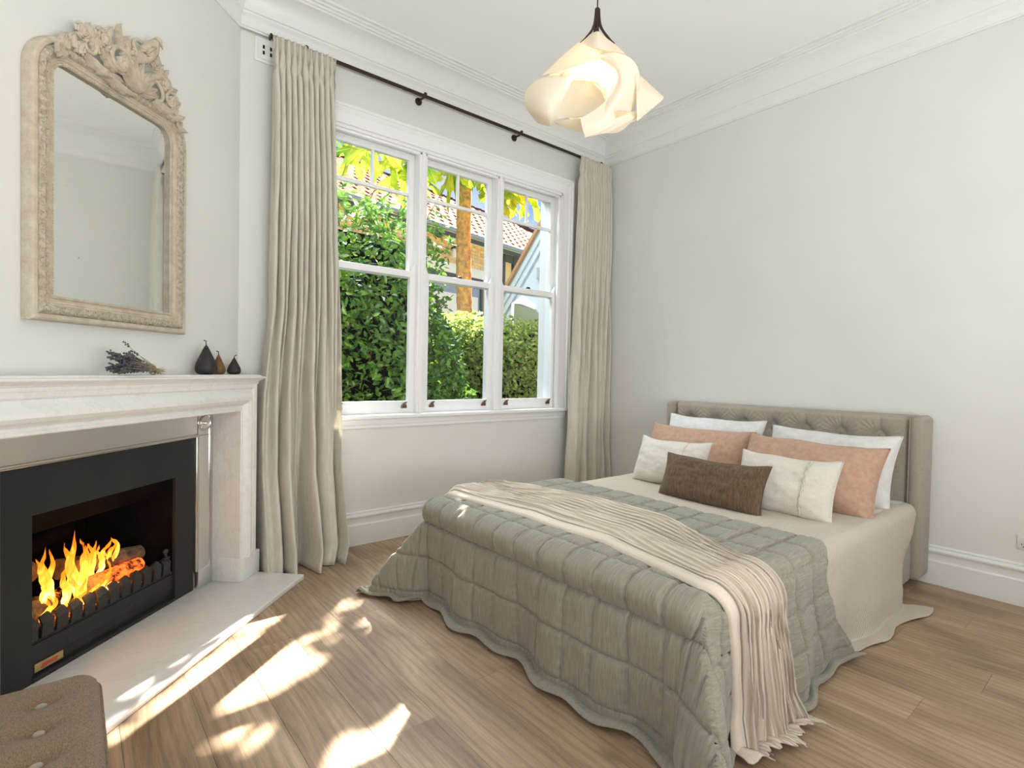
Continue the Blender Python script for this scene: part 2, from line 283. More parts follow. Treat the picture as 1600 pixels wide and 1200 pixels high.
# ------------------------------------------------------------------ mesh helpers
class MB:
    def __init__(s): s.v = []; s.f = []; s.mi = []; s.rib = []
    def add(s, v, f, mi=0):
        k = len(s.v); s.v.extend(tuple(map(float, p)) for p in v); s.f.extend(tuple(k+i for i in q) for q in f); s.mi.extend([mi]*len(f)); return s
    def box(s, x0, x1, y0, y1, z0, z1, mi=0):
        return s.add([(x0, y0, z0), (x1, y0, z0), (x1, y1, z0), (x0, y1, z0), (x0, y0, z1), (x1, y0, z1), (x1, y1, z1), (x0, y1, z1)],
                     [(0, 3, 2, 1), (4, 5, 6, 7), (0, 1, 5, 4), (1, 2, 6, 5), (2, 3, 7, 6), (3, 0, 4, 7)], mi)
    def rbox(s, x0, x1, y0, y1, z0, z1, r=.01, seg=3, mi=0):
        bm = bmesh.new(); bmesh.ops.create_cube(bm, size=1)
        for v in bm.verts: v.co = Vector(((x0+x1)/2+v.co.x*(x1-x0), (y0+y1)/2+v.co.y*(y1-y0), (z0+z1)/2+v.co.z*(z1-z0)))
        bmesh.ops.bevel(bm, geom=bm.edges[:], offset=r, segments=seg, affect='EDGES', profile=.5)
        bm.verts.index_update(); s.add([v.co for v in bm.verts], [[v.index for v in f.verts] for f in bm.faces], mi); bm.free(); return s
    def grid(s, fn, nu, nv, mi=0, cu=False, cv=False, rib=None):
        k = len(s.v); V = []
        for i in range(nu):
            for j in range(nv):
                V.append(tuple(fn(i/(nu if cu else nu-1), j/(nv if cv else nv-1))))
                if rib: s.rib.append(rib(i/(nu-1), j/(nv-1)))
        F = []
        for i in range(nu if cu else nu-1):
            for j in range(nv if cv else nv-1):
                a = i*nv+j; b = ((i+1) % nu)*nv+j; c = ((i+1) % nu)*nv+(j+1) % nv; d = i*nv+(j+1) % nv
                F.append((a, b, c, d))
        return s.add(V, F, mi)
    def tube(s, pts, r, n=8, mi=0, cap=True):
        pts = [Vector(p) for p in pts]; m = len(pts); rr = r if isinstance(r, (list, tuple)) else [r]*m
        V = []; a = None
        for i, p in enumerate(pts):
            t = (pts[min(i+1, m-1)]-pts[max(i-1, 0)]).normalized()
            if a is None: a = t.orthogonal().normalized()
            else: a = (a-t*a.dot(t)).normalized()
            b = t.cross(a)
            for k in range(n):
                th = 2*PI*k/n; V.append(p+(a*math.cos(th)+b*math.sin(th))*rr[i])
        F = [(i*n+k, i*n+(k+1) % n, (i+1)*n+(k+1) % n, (i+1)*n+k) for i in range(m-1) for k in range(n)]
        if cap: F += [tuple(range(n-1, -1, -1)), tuple((m-1)*n+k for k in range(n))]
        return s.add(V, F, mi)
    def lathe(s, prof, n=24, c=(0, 0, 0), mi=0, ax=None):
        V = []
        for r, z in prof:
            for k in range(n):
                th = 2*PI*k/n; p = Vector((r*math.cos(th), r*math.sin(th), z))
                if ax is not None: p = ax @ p
                V.append(p+Vector(c))
        m = len(prof)
        F = [(i*n+k, i*n+(k+1) % n, (i+1)*n+(k+1) % n, (i+1)*n+k) for i in range(m-1) for k in range(n)]
        return s.add(V, F, mi)
    def sphere(s, c, r, nu=8, nv=6, mi=0, sc=(1, 1, 1), rot=None):
        def fn(u, v):
            p = Vector((math.cos(2*PI*u)*math.sin(PI*v)*sc[0], math.sin(2*PI*u)*math.sin(PI*v)*sc[1], -math.cos(PI*v)*sc[2]))*r
            if rot is not None: p = rot @ p
            return p+Vector(c)
        return s.grid(fn, nu, nv, mi, cu=True)
    def build(s, name, mats, parent=None, local=False, smooth=True, ang=.7, kind=None, weld=False, solid=0, sub=0):
        me = bpy.data.meshes.new(name)
        off = Vector((0, 0, 0))
        V = s.v
        if parent is None and not local:
            a = np.array(V); off = Vector(((a[:, 0].min()+a[:, 0].max())/2, (a[:, 1].min()+a[:, 1].max())/2, a[:, 2].min()))
            V = [(x-off.x, y-off.y, z-off.z) for x, y, z in V]
        me.from_pydata(V, [], s.f)
        for m in (mats if isinstance(mats, (list, tuple)) else [mats]): me.materials.append(m)
        if any(s.mi): me.polygons.foreach_set('material_index', s.mi)
        if s.rib and len(s.rib) == len(V):
            at = me.attributes.new('rib', 'FLOAT', 'POINT'); at.data.foreach_set('value', s.rib)
        if getattr(s, 'rib2', None): at = me.attributes.new('rib2', 'FLOAT', 'POINT'); at.data.foreach_set('value', s.rib2)
        if weld:
            bm = bmesh.new(); bm.from_mesh(me); bmesh.ops.remove_doubles(bm, verts=bm.verts, dist=1e-5); bmesh.ops.recalc_face_normals(bm, faces=bm.faces); bm.to_mesh(me); bm.free()
        if smooth:
            me.shade_smooth()
            if ang < 3: me.set_sharp_from_angle(angle=ang)
        me.update()
        o = bpy.data.objects.new(name, me); COL.objects.link(o); o.location = off
        if parent is not None:
            o.parent = parent
            if not local: o.matrix_parent_inverse = world_of(parent).inverted()
        if kind: o['kind'] = kind
        if solid:
            md = o.modifiers.new('thickness', 'SOLIDIFY'); md.thickness = solid; md.offset = 0
        if sub:
            md = o.modifiers.new('subd', 'SUBSURF'); md.levels = sub; md.render_levels = sub
        return o
def world_of(o):
    m = Matrix.LocRotScale(o.location, o.rotation_euler, o.scale)
    if o.parent: m = world_of(o.parent) @ o.matrix_parent_inverse @ m
    return m
def tag(o, label, cat, group=None):
    o['label'] = label; o['category'] = cat
    if group: o['group'] = group
    return o
def thing(name, label, cat, loc=(0, 0, 0), rz=0, group=None):
    o = bpy.data.objects.new(name, None); COL.objects.link(o); o.location = loc; o.rotation_euler = (0, 0, rz); o.empty_display_size = .1
    return tag(o, label, cat, group)
def struct_empty(name, loc=(0, 0, 0), rz=0):
    o = bpy.data.objects.new(name, None); COL.objects.link(o); o.location = loc; o.rotation_euler = (0, 0, rz); o['kind'] = 'structure'; return o
def copy_part(src, parent, loc, rot=None, scale=None):
    c = src.copy(); COL.objects.link(c); c.parent = parent; c.matrix_parent_inverse = src.matrix_parent_inverse.copy(); c.location = loc
    if rot is not None: c.rotation_euler = rot
    if scale is not None: c.scale = scale
    return c
def nz3(x, y, z=0, s=1.0): return noise.noise(Vector((x*s, y*s, z*s)))
def smst(a, b, x):
    t = max(0, min(1, (x-a)/(b-a))); return t*t*(3-2*t)
def lerp(a, b, t): return a+(b-a)*t
def interp(x, tab):
    if x <= tab[0][0]: return tab[0][1]
    for (a, fa), (b, fb) in zip(tab, tab[1:]):
        if x <= b: return fa+(fb-fa)*(x-a)/(b-a)
    return tab[-1][1]

# ------------------------------------------------------------------ room shell
XB, YW, ZC = 4.115, 3.62, 3.570          # bed wall, window wall, ceiling
XL, YR = -.92, -1.85                    # side wall by the ottoman, wall behind the camera
WX0, WX1, WZ0, WZ1 = 1.345, 3.525, .925, 2.915
m = MB()
m.box(-2.5, WX0, YW, YW+.28, 0, ZC+.1); m.box(WX1, XB+.3, YW, YW+.28, 0, ZC+.1)
m.box(WX0, WX1, YW, YW+.28, 0, WZ0-.03); m.box(WX0, WX1, YW, YW+.28, WZ1, ZC+.1)
m.build('wall_back', WALL, smooth=False, kind='structure')
m = MB(); m.box(XB, XB+.2, YR-.1, YW, 0, ZC+.1); m.build('wall_right', WALL, smooth=False, kind='structure')
m = MB(); m.box(XL-.2, XL, YR-.1, 1.94, 0, ZC+.1); m.build('wall_side', WALL, smooth=False, kind='structure')
m = MB(); m.box(XL-.2, XB+.2, YR-.2, YR, 0, ZC+.1); m.build('wall_front', WALL, smooth=False, kind='structure')
FB = (.1414, 2.9698, 0)                 # middle of the chimney breast on the floor, wall plane y'=0
wl = MB()
hx0, hx1, hz = -.51, .51, .865
wl.box(-1.49, hx0, 0, .2, 0, ZC+.1); wl.box(hx1, .93, 0, .2, 0, ZC+.1); wl.box(hx0, hx1, 0, .2, hz, ZC+.1)
o = wl.build('wall_left', WALL, local=True, smooth=False, kind='structure'); o.location = FB; o.rotation_euler = (0, 0, PI/4)
m = MB(); m.box(XL-.2, XB+.2, YR-.2, YW+.1, ZC, ZC+.12); m.build('ceiling', CEIL, smooth=False, kind='structure')
# bare frames added round the two fill lights; the walls behind are solid
m = MB(); m.rbox(.0, .08, YR-.01, YR+.05, .0, 2.7, .006, 2); m.rbox(2.42, 2.50, YR-.01, YR+.05, .0, 2.7, .006, 2); m.rbox(.08, 2.42, YR-.01, YR+.05, 2.6, 2.7, .006, 2); m.build('rear_fill_frame', TRIM, kind='structure')
m = MB()
for a, b, c, d in ((-1.03, -.95, .68, 2.76), (.55, .63, .68, 2.76), (-.95, .55, .68, .75), (-.95, .55, 2.69, 2.76)): m.rbox(XL-.01, XL+.06, a, b, c, d, .006, 2)
m.build('side_fill_frame', TRIM, kind='structure')
# floor boards
fl = MB(); fl.box(XL-.1, XB+.02, YR, YW+.02, -.06, -.012); flo = fl.build('floor', FLOORB, smooth=False, kind='structure')
pw = .2245; x = 1.477-11*pw; row = 0
R2 = random.Random(21)
while x < XB:
    y = YW-R2.uniform(.5, 2.1)
    if abs(x-1.477) < .01: y = YW-.31
    elif abs(x-1.477-pw) < .01: y = YW-1.35
    segs = [(y, YW)]
    while y > YR:
        L = R2.uniform(1.6, 2.2); segs.append((max(y-L, YR), y)); y -= L
    for a, b in segs:
        if b-a < .05 or b < -.7: continue
        x0, x1 = max(x, XL), min(x+pw, XB)
        if x1-x0 < .03: continue
        g = .0004; p = MB(); cx, cy = (x0+x1)/2, (a+b)/2
        X0, X1, Y0, Y1 = x0+g, x1-g, a+g, b-g; c = .0007
        V = [(X0, Y0, -.012), (X1, Y0, -.012), (X1, Y1, -.012), (X0, Y1, -.012), (X0, Y0, -c), (X1, Y0, -c), (X1, Y1, -c), (X0, Y1, -c), (X0+c, Y0+c, 0), (X1-c, Y0+c, 0), (X1-c, Y1-c, 0), (X0+c, Y1-c, 0)]
        p.add([(q[0]-cx, q[1]-cy, q[2]) for q in V], [(0, 1, 5, 4), (1, 2, 6, 5), (2, 3, 7, 6), (3, 0, 4, 7), (4, 5, 9, 8), (5, 6, 10, 9), (6, 7, 11, 10), (7, 4, 8, 11), (8, 9, 10, 11)])
        o = p.build('plank', OAK, parent=flo, local=True, smooth=False); o.location = Vector((cx, cy, 0))-flo.location
    x += pw; row += 1

def strip(name, prof, pts, matl, kind='structure', parent=None, closed=False, side=1, label=None):
    """sweep a (out, z) profile along a horizontal polyline; out is measured to the right of travel * side"""
    n = len(pts); P = [Vector((p[0], p[1], 0)) for p in pts]; mb = MB(); rows = []
    for i in range(n):
        d0 = (P[i]-P[i-1]).normalized() if i > 0 else (P[1]-P[0]).normalized()
        d1 = (P[i+1]-P[i]).normalized() if i < n-1 else (P[-1]-P[-2]).normalized()
        n0 = Vector((d0.y, -d0.x, 0))*side; n1 = Vector((d1.y, -d1.x, 0))*side
        b = (n0+n1); b = b/ (b.length**2)*2 if b.length > 1e-6 else n0
        rows.append([(P[i].x+b.x*w_, P[i].y+b.y*w_, z_) for w_, z_ in prof])
    k = len(prof)
    V = [q for r in rows for q in r]
    F = [(i*k+j, i*k+j+1, (i+1)*k+j+1, (i+1)*k+j) if side > 0 else (i*k+j, (i+1)*k+j, (i+1)*k+j+1, i*k+j+1) for i in range(n-1) for j in range(k-1)]
    F += [tuple(range(k)), tuple((n-1)*k+j for j in range(k-1, -1, -1))]
    mb.add(V, F); return mb.build(name, matl, parent=parent, kind=kind, ang=.5)
BP = [(0, .238), (.006, .238), (.012, .232), (.013, .226), (.010, .223), (.010, .220), (.018, .217), (.024, .207), (.022, .197), (.014, .190), (.012, .185), (.012, .150), (.016, .143), (.022, .141), (.022, 0), (0, 0)]
cor = (FB[0]+.9*math.cos(PI/4), FB[1]+.9*math.sin(PI/4))
strip('baseboard_back', BP, [(cor[0]+.05, YW), (XB, YW)], TRIM)
strip('baseboard_right', BP, [(XB, YW), (XB, YR)], TRIM)
# cornice
CP = [(0, 3.300), (.010, 3.300), (.012, 3.308), (.018, 3.312), (.020, 3.318), (.020, 3.362), (.026, 3.370), (.036, 3.380), (.038, 3.392), (.045, 3.396), (.047, 3.406), (.054, 3.43), (.072, 3.464), (.100, 3.492), (.132, 3.512), (.140, 3.514), (.140, 3.527), (.152, 3.529), (.154, 3.541), (.168, 3.544), (.170, 3.556), (.190, 3.558), (.192, ZC), (0, ZC)]
def seg(name, a, b): pass
wl0 = (FB[0]-1.49*math.cos(PI/4), FB[1]-1.49*math.sin(PI/4))
strip('trim_1', CP, [wl0, cor, (XB, YW), (XB, YR)], TRIM)

# ------------------------------------------------------------------ window
win = struct_empty('window_1', ((WX0+WX1)/2, YW, WZ0))
def wpart(name, mb, mt=WINP, **k): return mb.build(name, mt, parent=win, **k)
m = MB()
m.box(WX0-.004, WX0+.012, 3.60, 3.80, WZ0, WZ1); m.box(WX1-.012, WX1+.004, 3.60, 3.80, WZ0, WZ1); m.box(WX0, WX1, 3.60, 3.80, WZ1-.02, WZ1+.004)
m.box(WX0, WX1, 3.645, 3.82, WZ0-.03, WZ0+.004)
# stops
for xx in (WX0+.012, WX1-.030): m.rbox(xx, xx+.018, 3.612, 3.640, WZ0, WZ1-.02, .004, 2)
m.rbox(WX0+.012, WX1-.012, 3.612, 3.640, WZ1-.040, WZ1-.02, .004, 2)
wpart('window_frame', m)
def cas(wd, d): # casing profile bumps
    return [(0, 0), (0, .016), (.006, .020), (.014, .020), (.020, .014), (.034, .013), (.090, .017), (.098, .024), (.106, .027), (.114, .022), (.120, .022), (.128, .032), (.140, .034), (.148, .028), (.150, 0)]
m = MB(); cp = [(a-.004, b) for a, b in cas(0, 0)]
pathc = [((WX0, WZ0), (-1, 0)), ((WX0, WZ1), (-1, 1)), ((WX1, WZ1), (1, 1)), ((WX1, WZ0), (1, 0))]
V = []
for (px, pz), (dx, dz) in pathc:
    for a, b in cp: V.append((px+dx*a, YW-b, pz+dz*a))
k = len(cp); F = [(i*k+j, i*k+j+1, (i+1)*k+j+1, (i+1)*k+j) for i in range(3) for j in range(k-1)]
m.add(V, F); wpart('casing', m, ang=.5)
m = MB(); m.rbox(WX0-.13, WX1+.13, 3.555, 3.66, WZ0-.032, WZ0, .010, 4); wpart('window_sill', m)
m = MB(); m.rbox(WX0-.10, WX1+.10, 3.598, 3.62, WZ0-.075, WZ0-.03, .006, 3); m.box(WX0-.08, WX1+.08, 3.604, 3.62, WZ0-.095, WZ0-.07); wpart('apron', m)
for mx_ in (2.028, 2.773):
    m = MB(); m.rbox(mx_, mx_+.07, 3.612, 3.78, WZ0, WZ1-.018, .005, 2); m.rbox(mx_+.018, mx_+.052, 3.602, 3.62, WZ0, WZ1-.02, .005, 3); wpart('mullion', m)
SP = [(1.357, 2.028), (2.098, 2.773), (2.843, 3.513)]
ZM = 1.955
def sash(nm, x0, x1, z0, z1, y0, y1, sw, br, tr, munt):
    s_ = MB()
    s_.rbox(x0, x0+sw, y0, y1, z0, z1, .004, 2); s_.rbox(x1-sw, x1, y0, y1, z0, z1, .004, 2)
    s_.rbox(x0+.002, x1-.002, y0+.0005, y1-.0005, z0, z0+br, .004, 2); s_.rbox(x0+.002, x1-.002, y0+.0005, y1-.0005, z1-tr, z1, .004, 2)
    so = wpart(nm, s_, smooth=True)
    if munt:
        mb_ = MB(); zc = 2.585; mb_.rbox(x0+sw-.002, x1-sw+.002, y0+.004, y1-.004, zc-.013, zc+.013, .005, 2)
        mb_.build('glazing_bar', WINP, parent=so)
        xm = (x0+x1)/2; mb_ = MB(); mb_.rbox(xm-.011, xm+.011, y0+.006, y1-.006, zc, z1-tr+.002, .005, 2); mb_.build('glazing_bar', WINP, parent=so)
    yg = (y0+y1)/2
    rects = [(x0+sw-.004, x1-sw+.004, z0+br-.004, z1-tr+.004)]
    if munt: rects = [(x0+sw-.004, x1-sw+.004, z0+br-.004, 2.585), (x0+sw-.004, (x0+x1)/2, 2.585, z1-tr+.004), ((x0+x1)/2, x1-sw+.004, 2.585, z1-tr+.004)]
    for a, b, c, d in rects:
        g = MB(); g.add([(a, yg, c), (b, yg, c), (b, yg, d), (a, yg, d)], [(0, 1, 2, 3)]); g.build('pane', GLASS, parent=so, smooth=False)
    return so
for x0, x1 in SP:
    up_ = sash('upper_sash', x0, x1, ZM-.005, WZ1-.022, 3.692, 3.730, .046, .045, .050, True)
    lo = sash('lower_sash', x0, x1, WZ0+.004, ZM+.045, 3.648, 3.688, .048, .088, .048, False)
    for hxs, d in ((x0+.002, 1), (x1-.002, -1)):
        h = MB(); a, b = sorted((hxs, hxs+d*.036)); h.add([(a, 3.650, ZM+.044), (b, 3.650, ZM+.044), (b, 3.686, ZM+.044), (a, 3.686, ZM+.044), (a if d > 0 else b-.014, 3.650, ZM+.10), (a+.014 if d > 0 else b, 3.650, ZM+.10), (a+.014 if d > 0 else b, 3.686, ZM+.10), (a if d > 0 else b-.014, 3.686, ZM+.10)],
            [(0, 3, 2, 1), (4, 5, 6, 7), (0, 1, 5, 4), (1, 2, 6, 5), (2, 3, 7, 6), (3, 0, 4, 7)]); h.build('sash_horn', WINP, parent=lo, smooth=False)
    for lx in (x0+.085, x1-.085):
        h = MB(); h.rbox(lx-.024, lx+.024, 3.640, 3.648, .962, .982, .003, 2); h.rbox(lx-.018, lx+.018, 3.634, 3.645, .975, .992, .004, 2)
        h.tube([(lx+d*.001, 3.640, .988) for d in (0,)]+[(lx, 3.628, .998), (lx+.002, 3.622, 1.004)], [.012, .010, .006], 8); h.tube([(lx-.004, 3.640, 1.0), (lx+.018, 3.626, 1.008)], .005, 6)
        h.build('sash_lift', BRASS, parent=lo)
# latch on meeting rails
for x0, x1 in SP:
    h = MB(); xm = (x0+x1)/2; h.rbox(xm-.022, xm+.022, 3.655, 3.680, ZM+.045, ZM+.053, .002, 2); h.tube([(xm-.012, 3.668, ZM+.058), (xm+.022, 3.668, ZM+.060)], .005, 8); h.build('sash_latch', IRON, parent=win)

# ------------------------------------------------------------------ wall vents, socket
def vent(x0, x1, z0, z1, label):
    t = thing('wall_vent', label, 'vent', ((x0+x1)/2, YW, z0))
    f = MB(); f.rbox(x0, x1, YW-.010, YW+.002, z0, z1, .004, 2); f.rbox(x0+.018, x1-.018, YW-.016, YW-.004, z0+.018, z1-.018, .004, 2); f.build('vent_plate', TRIM, parent=t)
    n = 5; pit = (x1-x0-.06)/n
    for i in range(n):
        xx = x0+.03+pit*(i+.5)
        for zz in (z0+(z1-z0)*.38, z0+(z1-z0)*.62):
            s_ = MB(); s_.box(xx-.006, xx+.006, YW-.0175, YW-.0155, zz-.011, zz+.011); s_.build('vent_slot', DARKH, parent=t, smooth=False)
vent(.868, 1.14, 3.14, 3.288, 'small white slotted wall vent left of the left curtain, under the cornice')
vent(3.94, 4.095, 3.14, 3.288, 'white slotted vent mostly hidden beside the right curtain by the room corner')
t = thing('power_socket', 'white double power socket low on the wall right of the bed', 'socket', (XB, .44, .31))
s_ = MB(); s_.rbox(XB-.010, XB+.001, .385, .502, .318, .395, .003, 2); s_.build('socket_plate', PLASTIC, parent=t)
for yy, zz in ((.475, .375), (.44, .375)):
    s_ = MB(); s_.lathe([(0, .004), (.006, .004), (.007, 0)], 12, (XB-.010, yy, zz), ax=Matrix.Rotation(-PI/2, 3, 'Y')); s_.build('switch', PLASTIC, parent=t)
for yy in (.475, .43):
    s_ = MB(); s_.box(XB-.0112, XB-.010, yy-.008, yy-.005, .340, .350); s_.box(XB-.0112, XB-.010, yy+.005, yy+.008, .340, .350); s_.box(XB-.0112, XB-.010, yy-.0015, yy+.0015, .328, .336)
    s_.build('pin_hole', DARKH, parent=t, smooth=False)

# ------------------------------------------------------------------ curtain rod and curtains
rod = thing('curtain_rod', 'thin dark bronze curtain rod running above the window', 'curtain rod', (2.5, 3.515, 3.26))
m = MB(); m.rbox(.935, 4.07, 3.507, 3.523, 3.252, 3.274, .003, 2); m.build('rail', BRONZE, parent=rod)
m = MB(); m.rbox(.930, .942, 3.500, 3.545, 3.250, 3.276, .004, 3); m.build('end_bracket', BRONZE, parent=rod)
for bx in (1.15, 2.01, 2.94, 3.95):
    m = MB(); m.tube([(bx, 3.625, 3.262), (bx, 3.54, 3.264), (bx, 3.515, 3.268)], [.008, .008, .011], 10)
    m.lathe([(0, 0), (.026, 0), (.028, .004), (.026, .012), (.012, .018), (.0, .019)], 18, (bx, 3.62, 3.262), ax=Matrix.Rotation(PI/2, 3, 'X'))
    m.sphere((bx, 3.515, 3.280), .013, 10, 8); m.build('bracket', BRONZE, parent=rod)
def curtain(nm, label, x0t, x1t, tab, folds_t, folds_b, seed, ybase):
    # tab: z -> (x0, x1, ymid, amp)
    rr = random.Random(seed); ph = [rr.uniform(0, 6.28) for _ in range(6)]
    zt = 3.266
    def fn(u, v):   # u along width, v top -> bottom
        z = zt*(1-v)+.006*v
        x0 = interp(z, [(q[0], q[1]) for q in tab]); x1 = interp(z, [(q[0], q[2]) for q in tab]); ym = interp(z, [(q[0], q[3]) for q in tab]); am = interp(z, [(q[0], q[4]) for q in tab])
        hd = smst(3.14, 3.20, z)              # heading above the gather
        g = smst(2.6, .2, z)
        ptop = math.sin(2*PI*folds_t*u+.35*math.sin(z*3+ph[3])*(1-hd))
        ptop = math.copysign(abs(ptop)**.85, ptop)
        uu = u+.018*math.sin(2*PI*2*u+ph[1]+z*.8)*g
        pb = math.sin(2*PI*folds_b*uu+ph[0])+.45*math.sin(2*PI*folds_b*1.7*uu+ph[2]+z*.5)
        pin = 1-.55*math.exp(-((z-3.10)/.045)**2)
        y = lerp(ym, 3.488, hd*.8)+am*((1-g*.85)*ptop*pin*(1-.62*hd)+g*pb*1.05)+.012*nz3(u*9, z*2.2, seed)
        xx = lerp(x0, x1, u)+.010*(1-g)*math.cos(2*PI*folds_t*u)*(1-hd)*.8+.018*g*math.cos(2*PI*folds_b*uu+ph[0])+.006*nz3(u*14, z*3, seed+5)
        xx += .010*math.exp(-((z-3.09)/.03)**2)*math.sin(u*40)
        return (xx, y, z)
    m = MB(); m.grid(fn, 240, 110)
    o = m.build(nm, LINEN, ang=4, solid=.002)
    return tag(o, label, 'curtain', 'pair of curtains at the window')
curtain('curtain', 'left beige linen curtain falling between the fireplace and the window', .93, 1.33,
        [(0, .885, 1.36, 3.40, .120), (.12, .88, 1.400, 3.415, .110), (.6, .87, 1.395, 3.48, .072), (1.1, .885, 1.39, 3.48, .058), (1.6, .935, 1.385, 3.49, .045), (2.9, .945, 1.335, 3.492, .032), (3.26, .940, 1.333, 3.492, .026)], 11.5, 4.4, 3, 3.47)
curtain('curtain', 'right beige linen curtain hanging in the corner beside the bed wall', 3.60, 4.07,
        [(0, 3.52, 4.09, 3.47, .055), (.6, 3.545, 4.085, 3.48, .05), (1.6, 3.60, 4.08, 3.485, .042), (2.9, 3.635, 4.08, 3.49, .032), (3.26, 3.640, 4.08, 3.492, .024)], 12.5, 6.3, 11, 3.47)

# ------------------------------------------------------------------ fireplace
RZ = PI/4
hearth = MB(); hearth.rbox(-.96, .820, -.492, 0.02, .0, .030, .005, 3)
o = hearth.build('hearth_slab', MARB, local=True); o.location = FB; o.rotation_euler = (0, 0, RZ)
tag(o, 'white marble hearth slab on the floor in front of the fire', 'hearth')
mant = thing('mantelpiece', 'white marble fireplace surround with moulded shelf under the mirror', 'mantelpiece', FB, RZ)
# bolection profile: (offset outward from the inner edge, projection y')
BPF = [(0, -.015), (0, -.196), (.004, -.200), (.010, -.200), (.014, -.196), (.018, -.190), (.028, -.188), (.034, -.192), (.046, -.212), (.062, -.222), (.078, -.218), (.092, -.205), (.100, -.196), (.108, -.190), (.122, -.188), (.126, -.193), (.130, -.196), (.155, -.198), (.155, 0)]
ix, iz = .646, .965
pth = [((-ix, .155), (-1, 0)), ((-ix, iz+.035), (-1, 1)), ((ix, iz+.035), (1, 1)), ((ix, .155), (1, 0))]
def msweep(pp, prof, ws=1.0):
    V = []
    for (px, pz), (dx, dz) in pp:
        for a, b in prof: V.append((px+dx*a*ws, b, pz+dz*a*ws))
    k = len(prof); return V, [(i*k+j, i*k+j+1, (i+1)*k+j+1, (i+1)*k+j) for i in range(len(pp)-1) for j in range(k-1)]
m = MB(); m.add(*msweep(pth, BPF)); m.build('surround_moulding', MARB, parent=mant, local=True, ang=.45)
m = MB(); m.rbox(-.815, .815, -.200, 0, iz+.035+.150, 1.168, .002, 2); m.build('frieze', MARB, parent=mant, local=True)
SH = [(0, 1.164), (-.200, 1.164), (-.204, 1.168), (-.208, 1.173), (-.216, 1.176), (-.222, 1.182), (-.228, 1.186), (-.229, 1.190), (-.226, 1.194), (-.212, 1.199), (-.208, 1.204), (0, 1.204)]
V = []; xe = .790
for sgn in (-1, 1):
    for y_, z_ in SH: V.append((sgn*(xe+(-y_-.19 if y_ < -.1 else .01)+.012), y_, z_))
k = len(SH); F = [(j, k+j, k+(j+1) % k, (j+1) % k) for j in range(k)]+[tuple(range(k)), tuple(range(2*k-1, k-1, -1))]
m = MB(); m.add(V, F)
# returns at the ends
m.build('mantel_shelf', MARB, parent=mant, local=True, ang=.5)
for sg in (-1, 1):
    m = MB(); a, b = sorted((sg*.644, sg*.829)); m.rbox(a, b, -.207, 0, .030, .165, .004, 2); m.build('plinth_block', MARB, parent=mant, local=True)
# steel and black insert
ins = thing('fireplace_insert', 'black steel fireplace insert with brushed steel frame inside the marble', 'fireplace', FB, RZ)
def ip(nm, mb, mt, **k): return mb.build(nm, mt, parent=ins, local=True, **k)
m = MB(); m.box(-.645, .645, -.024, .0, .862, 1.002); ip('steel_header', m, STEEL, smooth=False)
for sg in (-1, 1):
    a, b = sorted((sg*.528, sg*.645)); m = MB(); m.box(a, b, -.0245, 0, .128, .865); ip('steel_side', m, STEEL, smooth=False)
    m = MB(); m.rbox(a, b, -.034, 0, .030, .130, .003, 2); ip('steel_plinth', m, STEEL)
    a, b = sorted((sg*.508, sg*.530)); m = MB(); m.rbox(a, b, -.036, 0, .128, .876, .006, 3); ip('inner_bead', m, STEELH)
    a, b = sorted((sg*.627, sg*.646)); m = MB(); m.rbox(a, b, -.032, -.002, .128, .995, .004, 2); ip('outer_bead', m, STEELH)
    m = MB(); cxx = sg*.580; m.lathe([(0, .010), (.006, .010), (.010, .005), (.022, .003), (.034, .006), (.040, .012), (.043, .008), (.044, 0)], 28, (cxx, -.024, .935), ax=Matrix.Rotation(PI/2, 3, 'X')); m.sphere((cxx, -.034, .935), .011, 12, 8); ip('rosette', m, STEEL)
    m = MB(); a = sg*.528; m.box(min(a, a+sg*.0015), max(a, a+sg*.0015), -.0255, -.02, .87, .995); m.box(min(sg*.528, sg*.627), max(sg*.528, sg*.627), -.0255, -.02, .868, .870); ip('corner_joint', m, DARKH, smooth=False)
m = MB(); m.rbox(-.530, .530, -.036, 0, .862, .880, .006, 3); ip('inner_bead', m, STEELH)
ox0, ox1, oz0, oz1 = -.375, .375, .045, .672
m = MB(); m.box(-.512, ox0, -.016, .01, .030, .864); m.box(ox1, .512, -.016, .01, .030, .864); m.box(ox0, ox1, -.016, .01, oz1, .864); ip('black_fascia', m, BLACK, smooth=False)
# hood sloping back, box walls
m = MB(); m.add([(ox0, -.004, oz1), (ox1, -.004, oz1), (ox1, .075, .575), (ox0, .075, .575), (ox1, .085, .578), (ox0, .085, .578)], [(0, 1, 2, 3), (3, 2, 4, 5)]); ip('smoke_hood', m, SOOTDARK, smooth=False)
m = MB(); zb = .150
m.add([(ox0, .0, zb), (ox1, .0, zb), (ox1, 0, oz1), (ox0, 0, oz1), (-.30, .42, zb), (.30, .42, zb), (.30, .42, oz1), (-.30, .42, oz1)], [(0, 1, 5, 4), (4, 5, 6, 7), (0, 4, 7, 3), (1, 2, 6, 5), (3, 7, 6, 2)])
m.box(ox0-.13, ox1+.13, .43, .45, .0, .9)
ip('firebox', m, SOOTDARK, smooth=False)
m = MB(); m.rbox(ox0, ox1, -.006, .03, .098, .170, .004, 2); m.rbox(ox0, ox1, .0, .03, .170, .182, .003, 2); ip('ash_front', m, BLACK)
m = MB(); m.rbox(ox0, ox1, .004, .03, .046, .098, .003, 2); ip('ash_drawer', m, BLACK)
m = MB(); m.box(ox0, ox1, .012, .03, .028, .046); ip('toe_recess', m, DARKH, smooth=False)
m = MB(); m.rbox(ox0, ox1, -.020, .012, .030, .047, .003, 2); ip('front_rail', m, BLACK)
